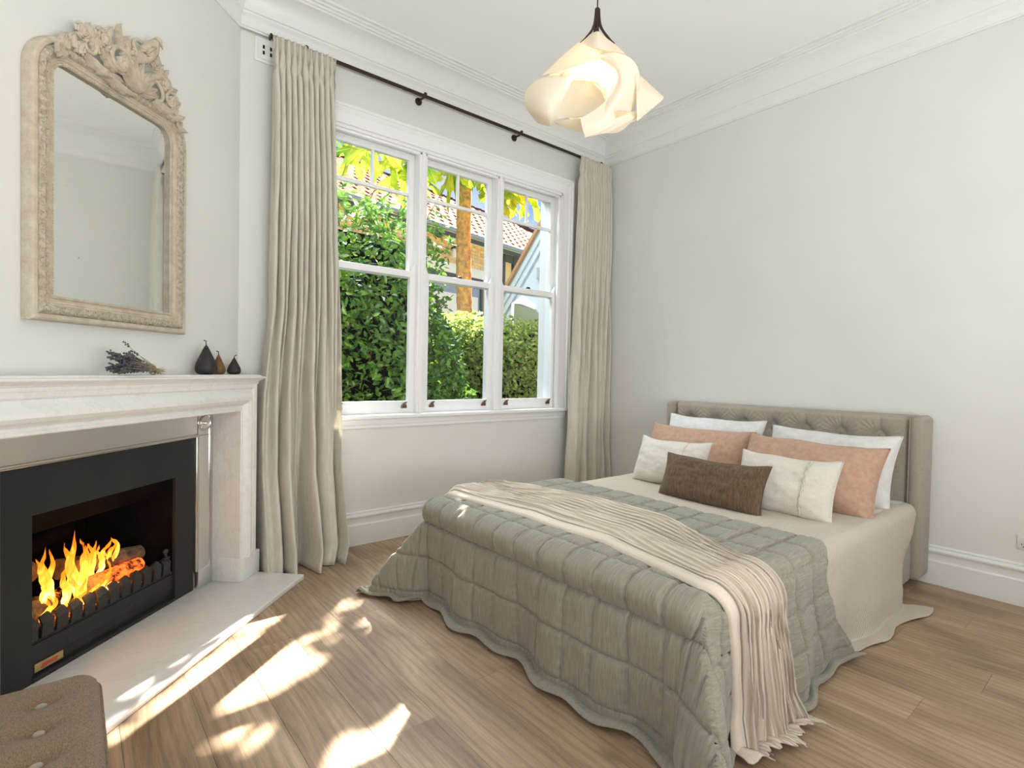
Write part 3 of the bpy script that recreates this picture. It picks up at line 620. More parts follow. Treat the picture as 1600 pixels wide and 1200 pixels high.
for sx in (-.215, .095):
    m = MB(); m.sphere((sx, -.008, .128), .007, 10, 8); m.rbox(sx-.012, sx+.012, -.010, -.004, .126, .130, .001, 1); ip('knob', m, IRON)
m = MB(); m.rbox(-.350, -.232, -.001, .005, .056, .088, .001, 1); pl = ip('label_plate', m, GOLD)
m = MB(); m.add([(-.328, -.0018, .064), (-.262, -.0018, .064), (-.254, -.0018, .080), (-.320, -.0018, .080)], [(0, 1, 2, 3)]); q_ = m.build('red_emblem', REDP, parent=pl, local=True, smooth=False)
# grate
gr = thing('fire_grate', 'black cast iron fire grate with leaning bars holding the logs', 'grate', FB, RZ)
for i in range(12):
    gx = -.366+i*.0632
    m = MB(); w0 = .024
    V = [(gx-w0, -.004, .182), (gx+w0, -.004, .182), (gx+w0, -.010, .246), (gx+w0*.9, .012, .266), (gx-w0*.9+.006, .012, .256), (gx-w0, -.010, .236)]
    V2 = [(a+.002, b+.012, c) for a, b, c in V]
    m.add(V+V2, [(0, 1, 2, 5), (5, 2, 3, 4), (7, 6, 11, 8), (8, 11, 10, 9), (0, 6, 7, 1), (1, 7, 8, 2), (2, 8, 9, 3), (3, 9, 10, 4), (4, 10, 11, 5), (5, 11, 6, 0)])
    m.build('grate_bar', IRON, parent=gr, local=True, smooth=False)
    m = MB(); m.box(gx+.012, gx+.032, -.001, .012, .180, .196); m.build('bar_foot', DARKH, parent=gr, local=True, smooth=False)
m = MB(); m.box(-.37, .365, .012, .022, .182, .194); m.box(-.37, .365, .02, .34, .176, .184); m.build('grate_bed', IRON, parent=gr, local=True, smooth=False)
m = MB(); m.tube([(.355, .0, .175), (.352, .002, .23), (.335, .004, .275), (.332, .004, .29)], .006, 8); m.sphere((.332, .004, .300), .014, 10, 8); m.tube([(.318, .0, .262), (.345, -.002, .268), (.352, -.002, .262)], .005, 8)
m.build('andiron', IRON, parent=gr, local=True)
# logs
def to_w(p): return Vector((FB[0]+p[0]*math.cos(RZ)-p[1]*math.sin(RZ), FB[1]+p[0]*math.sin(RZ)+p[1]*math.cos(RZ), p[2]))
def emb(name, c1, c2, st, thr):
    m, nt, b, o = base_mat(name); g = N(nt, 'ShaderNodeNewGeometry'); n = N(nt, 'ShaderNodeTexNoise', inp={'Scale': 30, 'Detail': 5, 'Roughness': .7}); nt.links.new(g.outputs['Position'], n.inputs['Vector'])
    r = N(nt, 'ShaderNodeValToRGB'); r.color_ramp.elements[0].position = thr; r.color_ramp.elements[0].color = (0, 0, 0, 1); r.color_ramp.elements[1].position = thr+.16; r.color_ramp.elements[1].color = c4(c2)
    nt.links.new(n.outputs[0], r.inputs[0]); nt.links.new(r.outputs[0], b.inputs['Emission Color']); b.inputs['Emission Strength'].default_value = st
    b.inputs['Base Color'].default_value = c4(c1); b.inputs['Roughness'].default_value = .95
    bp = N(nt, 'ShaderNodeBump', inp={'Strength': .9, 'Distance': .01}); nt.links.new(n.outputs[0], bp.inputs['Height']); nt.links.new(bp.outputs[0], b.inputs['Normal']); return m
GLOW = emb('glowing_log', (.10, .035, .012), (1, .13, .015), 2.2, .40)
BEDE = emb('ember_bed', (.03, .02, .015), (1, .2, .03), 1.6, .52)
CUT = mat('cut_log_end', (.35, .22, .12), .9, col2=(.18, .11, .06), nscale=40)
def log(nm, a, b, ra, rb, mt, label, seed):
    a, b = to_w(a), to_w(b); d = (b-a); L = d.length; d.normalize(); n1 = d.orthogonal().normalized(); n2 = d.cross(n1)
    def fn(u, v):
        th = 2*PI*u; rr = lerp(ra, rb, v)*(1+.10*nz3(math.cos(th)*2, math.sin(th)*2, v*5+seed)+.05*nz3(math.cos(th)*6, math.sin(th)*6, v*14+seed))
        return a+d*(v*L)+(n1*math.cos(th)+n2*math.sin(th))*rr
    m = MB(); m.grid(fn, 28, 18, cu=True); k = len(m.v)
    m.add([a]+[fn(i/28, 0) for i in range(28)], [(0, 1+(i+1) % 28, 1+i) for i in range(28)], 1); m.add([b]+[fn(i/28, 1) for i in range(28)], [(0, 1+i, 1+(i+1) % 28) for i in range(28)], 1)
    return tag(m.build(nm, [mt, CUT]), label, 'log', 'logs on the fire')
log('fire_log', (-.40, .10, .232), (-.20, .13, .238), .050, .048, BARK, 'short scaly barked log lying at the front left of the fire', 1)
log('fire_log', (-.39, .22, .30), (-.14, .26, .365), .046, .05, BARK, 'pale split log slanting at the back left of the fire', 2)
log('fire_log', (-.08, .18, .350), (.30, .12, .300), .044, .036, BARK, 'long brown log lying along the top right behind the flames', 3)
log('fire_log', (-.04, .08, .270), (.24, .07, .268), .036, .030, GLOW, 'glowing orange log low on the right just behind the bars', 4)
log('fire_log', (-.34, .33, .40), (.12, .34, .48), .045, .04, SOOTDARK, 'blackened log leaning at the very back under the hood', 5)
m = MB()
def eb(u, v):
    x_ = lerp(-.37, .34, u); y_ = lerp(.02, .34, v); p = to_w((x_, y_, .195+.03*nz3(x_*14, y_*14, 2)+.02*math.sin(v*PI))); return p
m.grid(eb, 60, 24); o = m.build('ember_bed', BEDE, kind='stuff'); tag(o, 'bed of glowing embers and ash under the logs', 'embers')
def flame_mat():
    m, nt, b, o = base_mat('flame'); nt.nodes.remove(b)
    at = N(nt, 'ShaderNodeAttribute', attribute_name='rib'); g = N(nt, 'ShaderNodeNewGeometry')
    mp = N(nt, 'ShaderNodeMapping'); mp.inputs['Scale'].default_value = (1, 1, .4); nt.links.new(g.outputs['Position'], mp.inputs[0])
    n = N(nt, 'ShaderNodeTexNoise', inp={'Scale': 26, 'Detail': 3, 'Distortion': 1.2}); nt.links.new(mp.outputs[0], n.inputs['Vector'])
    ad = N(nt, 'ShaderNodeMath', operation='MULTIPLY_ADD'); ad.inputs[1].default_value = .9; nt.links.new(n.outputs[0], ad.inputs[0]); nt.links.new(at.outputs['Fac'], ad.inputs[2])
    r = N(nt, 'ShaderNodeValToRGB'); E = r.color_ramp.elements
    E[0].position = .45; E[0].color = (1, .20, .01, 1); E[1].position = 1.0; E[1].color = (1, .85, .42, 1); x = E.new(.72); x.color = (1, .50, .05, 1)
    sub = N(nt, 'ShaderNodeMath', operation='SUBTRACT'); sub.inputs[1].default_value = .25; nt.links.new(ad.outputs[0], sub.inputs[0]); nt.links.new(sub.outputs[0], r.inputs[0])
    em = N(nt, 'ShaderNodeEmission', inp={1: 1.9}); nt.links.new(r.outputs[0], em.inputs[0]); tr = N(nt, 'ShaderNodeBsdfTransparent')
    mr = N(nt, 'ShaderNodeMapRange', inp={1: .45, 2: .85, 3: 0, 4: .95}); nt.links.new(ad.outputs[0], mr.inputs[0])
    ms = N(nt, 'ShaderNodeMixShader'); nt.links.new(mr.outputs[0], ms.inputs[0]); nt.links.new(tr.outputs[0], ms.inputs[1]); nt.links.new(em.outputs[0], ms.inputs[2]); nt.links.new(ms.outputs[0], o.inputs[0])
    return m
FLAME = flame_mat()
fire = MB()
def flame(x0, y0, z0, h, wdt, sway, tw, seed):
    def fn(u, v):
        th = 2*PI*u; r_ = wdt*(math.sin(PI*min(1, v**.75*1.02))**.8)*(1-.45*v)+.001
        cx = x0+sway*v*v+.018*math.sin(v*7+seed)+.010*nz3(v*6, seed); a = th+tw*v
        return to_w((cx+r_*math.cos(a), y0+.45*r_*math.sin(a)+.01*math.sin(v*5+seed), z0+h*v+.02*nz3(math.cos(th)*1.5, math.sin(th)*1.5, v*4+seed)))
    fire.grid(fn, 16, 22, cu=True, rib=lambda u, v: .62*(1-v)**.8*min(1, v*6)+.06)
rf_ = random.Random(31)
FL = [(-.225, .11, .235, .25, .026, -.035, 1.2), (-.20, .13, .24, .22, .022, -.01, .8), (-.245, .10, .25, .20, .018, -.02, -.5), (-.185, .08, .22, .16, .022, .02, 1.4), (-.11, .10, .21, .31, .030, -.03, 1.0), (-.09, .08, .21, .27, .026, -.015, -.8), (-.12, .12, .22, .25, .022, .0, .6), (-.065, .09, .22, .23, .028, .0, .9), (-.04, .11, .24, .20, .026, .02, .7),
      (-.01, .12, .27, .16, .024, -.01, 1.4), (.01, .10, .28, .13, .018, .015, -1), (.065, .12, .31, .10, .018, .006, -1), (.09, .12, .30, .11, .016, .008, 1), (.115, .12, .30, .12, .013, .004, 1), (-.15, .05, .20, .17, .018, -.02, 1.5), (-.13, .04, .205, .12, .020, -.01, .6), (-.28, .05, .215, .08, .008, .02, 1), (-.30, .06, .225, .06, .007, .05, .4), (-.16, .04, .205, .06, .026, .03, 0), (-.11, .04, .205, .08, .016, .05, 1), (-.02, .05, .21, .14, .012, .03, 1.1), (.0, .05, .22, .09, .008, .04, .4)]
for i, a in enumerate(FL):
    flame(a[0]+.035, *a[1:], i*1.7)
def frib(self): pass
o = fire.build('fire', FLAME, kind='stuff', ang=4); tag(o, 'orange and yellow flames rising from the burning logs', 'flames')
lamp('fire_glow', 'POINT', 1.6, to_w((-.08, .06, .34)), (0, 0, -1), (1, .42, .12), shadow_soft_size=.06)

# ------------------------------------------------------------------ mirror
mir = thing('mirror', 'tall cream antique mirror with carved bird crest above the mantel', 'mirror', (FB[0], FB[1], 1.405), RZ)
def mp_(nm, mb, mt, par=None, **k): return mb.build(nm, mt, parent=par or mir, local=True, **k)
gx, gz0, gz1, gr_ = .305, 1.51-1.405, 2.408-1.405, .060
path = [((-gx, gz0), (-1, -1)), ((gx, gz0), (1, -1))]
def arc(cx, cz, a0, a1, n=9):
    out = []
    for i in range(n):
        a = lerp(a0, a1, i/(n-1)); out.append(((cx+gr_*math.cos(a), cz+gr_*math.sin(a)), (math.cos(a), math.sin(a))))
    return out
path += arc(gx-gr_, gz1-gr_, 0, PI/2)+arc(-gx+gr_, gz1-gr_, PI/2, PI)
path.append(path[0])
def ring(prof): return msweep(path, prof, .8)
m = MB(); m.add(*ring([(.0, -.012), (0, -.030), (.004, -.034), (.012, -.034), (.016, -.028), (.022, -.028), (.026, -.034), (.034, -.037), (.040, -.034), (.044, -.036), (.048, -.036)])); mp_('inner_moulding', m, FRAMEM, ang=.5)
m = MB(); m.add(*ring([(.048, -.036), (.052, -.044), (.060, -.051), (.070, -.054), (.080, -.052), (.088, -.046), (.092, -.040)])); mp_('ornament_band', m, FRAMEO, ang=1.2)
m = MB(); m.add(*ring([(.092, -.040), (.094, -.046), (.098, -.048), (.112, -.048), (.120, -.044), (.125, -.036), (.125, -.002), (0, -.002)])); mp_('outer_moulding', m, FRAMEM, ang=.5)
# path point interpolation
PL = []; tot = 0
for (a, da), (b, db) in zip(path, path[1:]):
    L = math.hypot(b[0]-a[0], b[1]-a[1])
    if L > 1e-6: PL.append((tot, L, a, b, da, db)); tot += L
def on_path(s_, off):
    s_ %= tot
    for t0, L, a, b, da, db in PL:
        if s_ <= t0+L+1e-9:
            f = (s_-t0)/L; nx, nzv = (b[1]-a[1])/L, -(b[0]-a[0])/L
            if abs(L) < .05: nx, nzv = lerp(da[0], db[0], f), lerp(da[1], db[1], f)
            return lerp(a[0], b[0], f)+nx*off, lerp(a[1], b[1], f)+nzv*off
    return a
m = MB(); nb = 300
for i in range(nb):
    x_, z_ = on_path(i*tot/nb, .0065); m.sphere((x_, -.034, z_), .0042, 5, 4)
mp_('bead_row', m, FRAMEM, kind='stuff')
m = MB(); rr = random.Random(5); ns = int(tot/.034)
for i in range(ns):
    for side in (-1, 1):
        x_, z_ = on_path(i*tot/ns+side*.008, .056+side*.008); ph_ = rr.uniform(0, 6.28)
        pts = [(x_+(.003+.009*t)*math.cos(ph_+t*5.5), -.052-.003*math.sin(t*3), z_+(.003+.009*t)*math.sin(ph_+t*5.5)) for t in [k/7 for k in range(8)]]
        m.tube(pts, [.0035-.0022*k/7 for k in range(8)], 4)
mp_('scroll_relief', m, FRAMEO, kind='stuff')
m = MB(); ppts = [p for p, d in path[:-1]]; n = len(ppts)
m.add([(p[0], -.016, p[1]) for p in ppts], [tuple(range(n))]); mp_('mirror_glass', m, MIRR, smooth=False)
m = MB(); m.add([(p[0]*1.2, -.001, (p[1]-.45)*1.1+.45) for p in ppts], [tuple(range(n))]); mp_('backing', m, BARGE, smooth=False)
# crest carving
def leafm(m, base, dirx, dirz, L, wd, curl=.02, y0=-.05, mi=0, ser=True):
    d = Vector((dirx, 0, dirz)).normalized(); s_ = Vector((d.z, 0, -d.x)); B = Vector((base[0], y0, base[1])); nn = 18
    def fn(u, v):
        w_ = wd*(max(0, math.sin(PI*min(1, .12+v*.88)))**.7)*(1+(.16*math.sin(v*20) if ser else 0)); k = (u-.5)*2
        return B+d*(L*v)+s_*(w_*k)+Vector((0, 0, 0))+Vector((0, -.010*(1-k*k)-curl*v*v-.004*math.cos(k*9), 0))
    m.grid(fn, 7, nn); m.grid(lambda u, v: fn(1-u, v)+Vector((0, .008, 0)), 7, nn)
def rose(m, c, r):
    cx, cy, cz = c
    m.sphere(c, r*.42, 8, 6, sc=(1, .8, 1))
    for ringi, (n_, rad, sz) in enumerate(((4, .38, .42), (5, .68, .46), (6, .95, .48))):
        for k in range(n_):
            a = 2*PI*k/n_+ringi*.5; rot = Matrix.Rotation(-a, 3, 'Y') @ Matrix.Rotation(.7, 3, 'Z')
            m.sphere((cx+r*rad*math.cos(a), cy+r*.12*ringi, cz+r*rad*math.sin(a)), r*sz, 8, 6, sc=(.45, .55, 1), rot=rot)
def scroll(m, c, r, turns, start, sg, rad):
    pts = []; n = int(16*turns)+6
    for i in range(n):
        t = i/(n-1); a = start+sg*turns*2*PI*t; rr_ = r*(1-.82*t); pts.append((c[0]+rr_*math.cos(a), -.058-.012*t, c[1]+rr_*math.sin(a)))
    m.tube(pts, [rad*(1-.45*i/(n-1)) for i in range(n)], 8)
Z0 = 2.51-1.405
parts = []
for (cx, cz, r) in ((-.215, 1.165, .030), (-.115, 1.195, .040), (.165, 1.265, .034), (.235, 1.19, .036), (.055, 1.225, .028), (.29, 1.10, .022)):
    m = MB(); rose(m, (cx, -.068, cz), r); mp_('carved_rose', m, FRAMEM, ang=1)
for c, r, tn, st, sg, rd in (((-.19, 1.13), .055, 1.1, 2.6, -1, .011), ((-.03, 1.15), .07, 1.2, .2, 1, .013), ((.17, 1.12), .065, 1.1, 3.0, -1, .012), ((.27, 1.13), .050, 1.1, 0.3, 1, .010), ((.07, 1.265), .040, 1.1, 1.2, 1, .010), ((.315, 1.045), .035, 1.0, 2.2, -1, .008)):
    m = MB(); scroll(m, c, r, tn, st, sg, rd); mp_('scroll', m, FRAMEM, ang=4)
m = MB()    # shell fan
for k in range(9):
    a = PI*(.08+.84*k/8); leafm(m, (.075, 1.075), math.cos(a), math.sin(a), .13-.03*abs(k-4)/4, .018, .012, -.062, ser=False)
mp_('shell', m, FRAMEM, ang=1.2)
rr = random.Random(9)
for (bx, bz, dx, dz, L, wd) in ((-.275, 1.06, -.6, 1, .055, .020), (-.25, 1.08, -.25, 1, .055, .022), (-.225, 1.07, .2, .9, .06, .024), (-.28, 1.03, -1, .25, .06, .024), (-.17, 1.165, -.4, 1, .055, .020), (-.10, 1.20, .1, 1, .060, .020), (-.02, 1.22, -.5, 1, .085, .017), (.01, 1.22, -.15, 1, .06, .020), (-.14, 1.12, -.3, .8, .07, .03), (-.02, 1.10, .1, 1, .09, .034), (.03, 1.16, -.5, .8, .08, .03),
        (-.20, 1.09, .9, -.35, .12, .022), (-.10, 1.06, .95, -.25, .13, .022), (.16, 1.085, 1, -.15, .12, .024), (.22, 1.075, 1, -.3, .10, .018), (.22, 1.22, .4, 1, .045, .020), (.26, 1.17, .8, .6, .045, .020), (.29, 1.12, .7, .6, .045, .020), (.31, 1.06, .7, .6, .045, .018), (.31, 1.04, .8, -.5, .05, .016), (.26, 1.10, .2, 1, .06, .026), (.30, 1.05, -.2, 1, .06, .024), (.12, 1.16, 1, .5, .09, .024), (-.05, 1.10, -1, .5, .1, .024), (.19, 1.2, .2, 1, .07, .02)):
    m = MB(); leafm(m, (bx, bz), dx, dz, L, wd, rr.uniform(.005, .025), -.056); mp_('carved_leaf', m, FRAMEM, ang=1.2)
m = MB()    # bird
m.tube([(.05, -.065, 1.20), (.08, -.075, 1.235), (.115, -.08, 1.285), (.14, -.078, 1.325), (.155, -.076, 1.345)], [.012, .032, .034, .022, .018], 12)
m.sphere((.160, -.078, 1.352), .0195, 12, 8); m.tube([(.170, -.08, 1.350), (.186, -.08, 1.340), (.190, -.08, 1.330)], [.008, .005, .001], 8)
b_ = mp_('carved_bird', m, FRAMEM, ang=4)
m = MB(); leafm(m, (.06, 1.235), .8, 1, .07, .022, .01, -.10); m.build('wing', FRAMEM, parent=b_, local=True)

# ------------------------------------------------------------------ things on the shelf
def pear(nm, s, n_, h, r, mt, label, tip, seed):
    c = to_w((s, n_, 1.2045))
    t = thing(nm, label, 'decorative pear', c, 0, 'pears on the mantel')
    m = MB(); pr = [(0, 0), (.55, .004), (.80, .03), (.97, .12), (1, .22), (.93, .36), (.74, .52), (.52, .68), (.34, .82), (.20, .92), (.10, .975), (.03, 1), (0, 1)]
    m.lathe([(a*r, b*h) for a, b in pr], 28); m.build('body', mt, parent=t, local=True, ang=4)
    m = MB(); d = Vector((math.cos(RZ), math.sin(RZ), 0)); hh = h*.98
    m.tube([Vector((0, 0, hh)), Vector((0, 0, hh+h*.09))+d*(.003*tip), Vector((0, 0, hh+h*.15))+d*(.006*tip+.004), Vector((0, 0, hh+h*.17))+d*(.022*tip)], [.0028, .0022, .0024, .0032], 7)
    m.build('stem', PEARB, parent=t, local=True)
pear('decorative_pear', .507, -.085, .158, .054, PEARB, 'largest charcoal black pear ornament, left of the trio on the mantel', -.8, 1)
pear('decorative_pear', .640, -.065, .112, .036, PEARO, 'rusty brown pear ornament between the two black pears', -.7, 2)
pear('decorative_pear', .775, -.070, .098, .037, PEARB, 'small charcoal black pear ornament nearest the right end of the mantel', 1.1, 3)
lav = thing('lavender_bunch', 'bunch of dried lavender lying on the mantel shelf', 'dried flowers', to_w((-.07, -.15, 1.2045)), RZ)
rr = random.Random(4)
ms_, mh_ = MB(), MB()
for i in range(120):
    a = rr.uniform(-.55, .62); lift = abs(rr.gauss(0, .20)); spr = rr.uniform(-.30, .18)
    L = rr.uniform(.12, .25); tie = Vector((.115+rr.gauss(0, .008), -.01+rr.gauss(0, .010), .018+abs(rr.gauss(0, .009))))
    d = Vector((-1, spr, min(.75, lift)-.06*rr.random())).normalized(); mid = tie+d*L*.5; end = tie+d*L; end.z = max(end.z, .010)-(.006 if rr.random() < .3 else 0); mid.z = max(mid.z, .01)
    end.z = max(end.z, .006)
    ms_.tube([tie, mid, end], .0011, 4, cap=False)
    nb_ = rr.randint(5, 8); dd = (end-mid).normalized()
    for k in range(nb_):
        p = end-dd*(.010*k*.8)+Vector((rr.gauss(0, .002), rr.gauss(0, .002), rr.gauss(0, .002))); p.z = max(p.z, .0055); mh_.sphere(p, rr.uniform(.0035, .0056), 5, 4)
for i in range(60):
    tie = Vector((.115, -.01, .020)); d = Vector((1, rr.gauss(0, .35), rr.gauss(-.05, .2))).normalized(); e_ = tie+d*rr.uniform(.03, .06); e_.z = max(.003, e_.z); ms_.tube([tie+Vector((0, rr.gauss(0, .01), rr.gauss(0, .007))), e_], .0013, 4, cap=False)
ms_.build('stems', LAVS, parent=lav, local=True, kind='stuff'); mh_.build('flower_heads', LAVF, parent=lav, local=True, kind='stuff')
m = MB(); m.tube([(.113, -.010+.020*math.cos(a*PI/6), .020+.018*math.sin(a*PI/6)) for a in range(13)], .0028, 6); m.build('twine', LAVS, parent=lav, local=True)

# ------------------------------------------------------------------ pendant lamp
PC = Vector((1.763, 1.620, 2.46)); LR = Vector((.7724, -.6351, 0)); LT = Vector((-.6351, -.7724, 0))
pen = thing('pendant_lamp', 'pendant lamp of swirling cream translucent shade sheets on a dark stem', 'pendant lamp', (PC.x, PC.y, 2.25))
def pl_(px, py, c=0.0):   # lamp-local drawing units (1 unit = 2.85 mm), c = depth towards the room
    return PC+LR*((px-932)*.00285*(1-c*.38))+LT*c+Vector((0, 0, (150-py)*.00285*(1-c*.38)-c*.5))
def shade_mat():
    m, nt, b, o = base_mat('lamp_shade_film'); nt.nodes.remove(b)
    d = N(nt, 'ShaderNodeBsdfDiffuse', inp={0: (.93, .90, .82, 1)}); t = N(nt, 'ShaderNodeBsdfTranslucent', inp={0: (.98, .90, .72, 1)}); g = N(nt, 'ShaderNodeBsdfGlossy', inp={0: (1, 1, 1, 1), 1: .35})
    s1 = N(nt, 'ShaderNodeMixShader', inp={0: .5}); s2 = N(nt, 'ShaderNodeMixShader', inp={0: .04})
    nt.links.new(d.outputs[0], s1.inputs[1]); nt.links.new(t.outputs[0], s1.inputs[2]); nt.links.new(s1.outputs[0], s2.inputs[1]); nt.links.new(g.outputs[0], s2.inputs[2]); nt.links.new(s2.outputs[0], o.inputs[0]); return m
SHADE = shade_mat()
def crom(P, t):
    n = len(P)-1; x_ = min(max(t*n, 0), n-1e-6); i = int(x_); f = x_-i
    a = P[max(i-1, 0)]; b = P[i]; c = P[i+1]; d = P[min(i+2, n)]
    return tuple(.5*((2*b[k])+(-a[k]+c[k])*f+(2*a[k]-5*b[k]+4*c[k]-d[k])*f*f+(-a[k]+3*b[k]-3*c[k]+d[k])*f**3) for k in range(3))
def sheet(rows):
    def fn(u, v):
        q = [crom(r_, v) for r_ in rows]; p = crom(q, u); return pl_(*p)
    m = MB(); m.grid(fn, 28, 40); return m.build('shade_sheet', SHADE, parent=pen, ang=4, solid=.0012)
# back-top cone sheets
sheet([[(915, 62, .0), (930, 53, .04), (945, 59, .02)], [(885, 86, .02), (925, 79, .09), (965, 77, .05)], [(850, 120, .02), (898, 106, .10), (938, 91, .12), (978, 91, .07)]])
sheet([[(922, 58, .03), (932, 52, .06), (944, 60, .04)], [(914, 66, .05), (932, 66, .10), (960, 72, .06)], [(916, 74, .07), (936, 80, .12), (958, 82, .11), (976, 86, .06)]])
sheet([[(940, 58, -.04), (965, 78, -.05), (1000, 112, -.06), (1040, 148, -.03)], [(944, 64, .0), (972, 90, .05), (1000, 130, .05), (1034, 156, .0)], [(950, 80, .03), (985, 110, .11), (992, 160, .10), (995, 187, .06)]])
# big front sheet sweeping down to the lower point
sheet([[(935, 86, .11), (958, 84, .13), (980, 92, .12), (994, 110, .10), (996, 140, .08), (986, 172, .06)], [(932, 94, .08), (956, 104, .12), (968, 126, .14), (966, 150, .14), (950, 176, .13)], [(930, 96, .02), (951, 112, .06), (957, 124, .09), (950, 148, .12), (930, 185, .13), (912, 213, .11)]])
sheet([[(986, 172, .06), (1000, 168, .04), (1020, 158, .01), (1040, 148, -.03)], [(955, 186, .10), (985, 184, .06), (1010, 170, .02), (1036, 154, -.02)], [(912, 213, .11), (950, 204, .08), (985, 190, .04), (1030, 160, -.01)]])
sheet([[(950, 150, .12), (930, 168, .13), (905, 184, .13)], [(955, 172, .13), (936, 186, .14), (908, 198, .13)], [(960, 190, .11), (938, 203, .12), (914, 213, .11)]])
# inner warm fold
sheet([[(878, 118, .02), (905, 100, .0), (935, 90, .0), (952, 108, .03)], [(900, 126, .03), (925, 118, -.02), (948, 120, .0), (957, 128, .06)], [(930, 126, .06), (942, 136, .04), (950, 140, .04), (946, 162, .08)]])
# left loop: outer face, then the inside of its far side
sheet([[(824, 148, .03), (834, 132, .05), (854, 122, .06), (888, 120, .05)], [(823, 154, .05), (842, 152, .12), (862, 152, .14), (880, 152, .10)], [(827, 170, .04), (843, 176, .10), (860, 180, .12), (874, 178, .09)], [(845, 192, .02), (855, 195, .05), (863, 196, .06), (869, 192, .06)]])
sheet([[(886, 120, .05), (905, 120, .02), (925, 127, .02), (940, 142, .06)], [(880, 150, .09), (905, 150, -.02), (930, 152, -.01), (946, 160, .08)], [(872, 186, .08), (898, 182, .02), (922, 180, .04), (941, 170, .09)]])
sheet([[(868, 190, .08), (890, 186, .10), (915, 184, .10), (960, 186, .04), (992, 178, -.02)], [(880, 196, .04), (905, 203, .04), (935, 205, .02), (970, 204, -.02), (990, 190, -.05)]])
sheet([[(868, 114, -.05), (900, 98, -.10), (950, 92, -.12), (990, 108, -.08)], [(860, 130, -.06), (900, 140, -.12), (950, 140, -.14), (1005, 140, -.09)], [(870, 150, -.05), (905, 180, -.10), (950, 190, -.12), (990, 180, -.08)], [(880, 170, .0), (915, 198, -.06), (950, 204, -.08), (985, 196, -.04)]])
m = MB(); m.tube([pl_(934, 18), pl_(934, -220)], .003, 8); m.build('cord', BRONZE, parent=pen)
m = MB(); m.lathe([(0, 0), (.05, 0), (.052, -.006), (.045, -.025), (.012, -.03), (0, -.03)][::-1], 24, (PC.x, PC.y, ZC)); m.build('ceiling_rose', BRONZE, parent=pen)
m = MB(); m.tube([pl_(934, 17), pl_(934, 52)], [.009, .009], 10)
m.build('lamp_holder', BRONZE, parent=pen)
for s1, c1 in ((-1, .02), (1, .02), (-.2, -.05)):
    P = [(934+s1*2.0, 18, c1*.2), (934+s1*3.2, 34, c1*.2), (934+s1*6, 46, c1*.5), (934+s1*14, 58, c1), (934+s1*26, 70, c1)]
    m = MB(); m.tube([pl_(*crom(P, k/14)) for k in range(15)], [.0065]*8+[.0055]*4+[.004]*3, 6); m.build('stem_arm', BRONZE, parent=pen)
BULB, nt_, b_, o_ = base_mat('warm_bulb'); b_.inputs['Emission Color'].default_value = (1, .80, .52, 1); b_.inputs['Emission Strength'].default_value = 4; b_.inputs['Base Color'].default_value = (1, .9, .8, 1)
m = MB(); m.sphere(pl_(938, 108, -.01), .030, 14, 10); m.build('bulb', BULB, parent=pen, ang=4)
lamp('bulb_light', 'POINT', 6.5, pl_(936, 118, .0), (0, 0, -1), (1, .80, .54), shadow_soft_size=.035)

# ------------------------------------------------------------------ ottoman
BTN = mat('pale_button_cloth', lin(165, 152, 136), .9, bump=.3, bscale=600)
ott = thing('ottoman', 'brown woven buttoned ottoman at the lower left corner', 'ottoman', (-.42, 1.2, 0))
OX1, OY1, OZ = .062, 1.845, .425
btn = [(-.055-.21*i, 1.725-.127*j) for i in range(5) for j in range(14)]
def oz(x_, y_):
    z = OZ
    for bx, by in btn:
        d2 = ((x_-bx)/.05)**2+((y_-by)/.036)**2
        if d2 < 9: z -= .018*math.exp(-d2)
    for j in range(15):
        by = 1.725-.127*j
        z -= .005*math.exp(-((y_-by)/.012)**2)*(1 if x_ < -.03 else max(0, 1-(x_+.03)/.05))
    return z
def of(u, v):
    # superellipse outline with rounded corner, edge roll
    X0, Y0 = -.915, .15; rr_ = .055
    x_ = lerp(X0, OX1, u); y_ = lerp(Y0, OY1, v)
    z = oz(x_, y_)
    e = max(smst(OX1-rr_, OX1, x_), smst(OY1-rr_, OY1, y_))
    dx = max(0, x_-(OX1-rr_))/rr_; dy = max(0, y_-(OY1-rr_))/rr_; d = min(1, math.hypot(dx, dy))
    z -= rr_*.8*(1-math.sqrt(max(0, 1-d*d)))
    if math.hypot(dx, dy) > 1: s_ = 1/math.hypot(dx, dy); x_ = OX1-rr_+dx*rr_*s_; y_ = OY1-rr_+dy*rr_*s_
    return (x_, y_, z)
m = MB(); m.grid(of, 110, 200); m.build('cushion_top', OTTO, parent=ott, ang=4)
ol = [(-.915, OY1)]+[(OX1-.055+.055*math.cos(a), OY1-.055+.055*math.sin(a)) for a in [PI/2-k*PI/16 for k in range(9)]]+[(OX1, .15), (-.915, .15)]
m = MB(); n = len(ol); m.add([(a, b, .06) for a, b in ol]+[(a, b, OZ-.044) for a, b in ol], [(i, (i+1) % n, n+(i+1) % n, n+i) for i in range(n)]+[tuple(range(n-1, -1, -1))]); m.build('upholstered_base', OTTO, parent=ott, ang=.6)
m = MB(); m.tube([(a, b, OZ-.043) for a, b in ol[:-1]], .004, 6); m.build('piping', OTTO, parent=ott)
for bx, by in btn[:14]:
    m = MB(); m.sphere((bx, by, OZ-.019), .0125, 12, 8, sc=(1, .8, .6)); m.build('button', BTN, parent=ott, ang=4)
for lx, ly in ((OX1-.07, OY1-.07), (-.86, OY1-.07), (OX1-.07, .22), (-.86, .22)):
    m = MB(); m.lathe([(0, 0), (.02, 0), (.026, .065), (0, .065)], 12, (lx, ly, 0)); m.build('foot', BLACK, parent=ott)

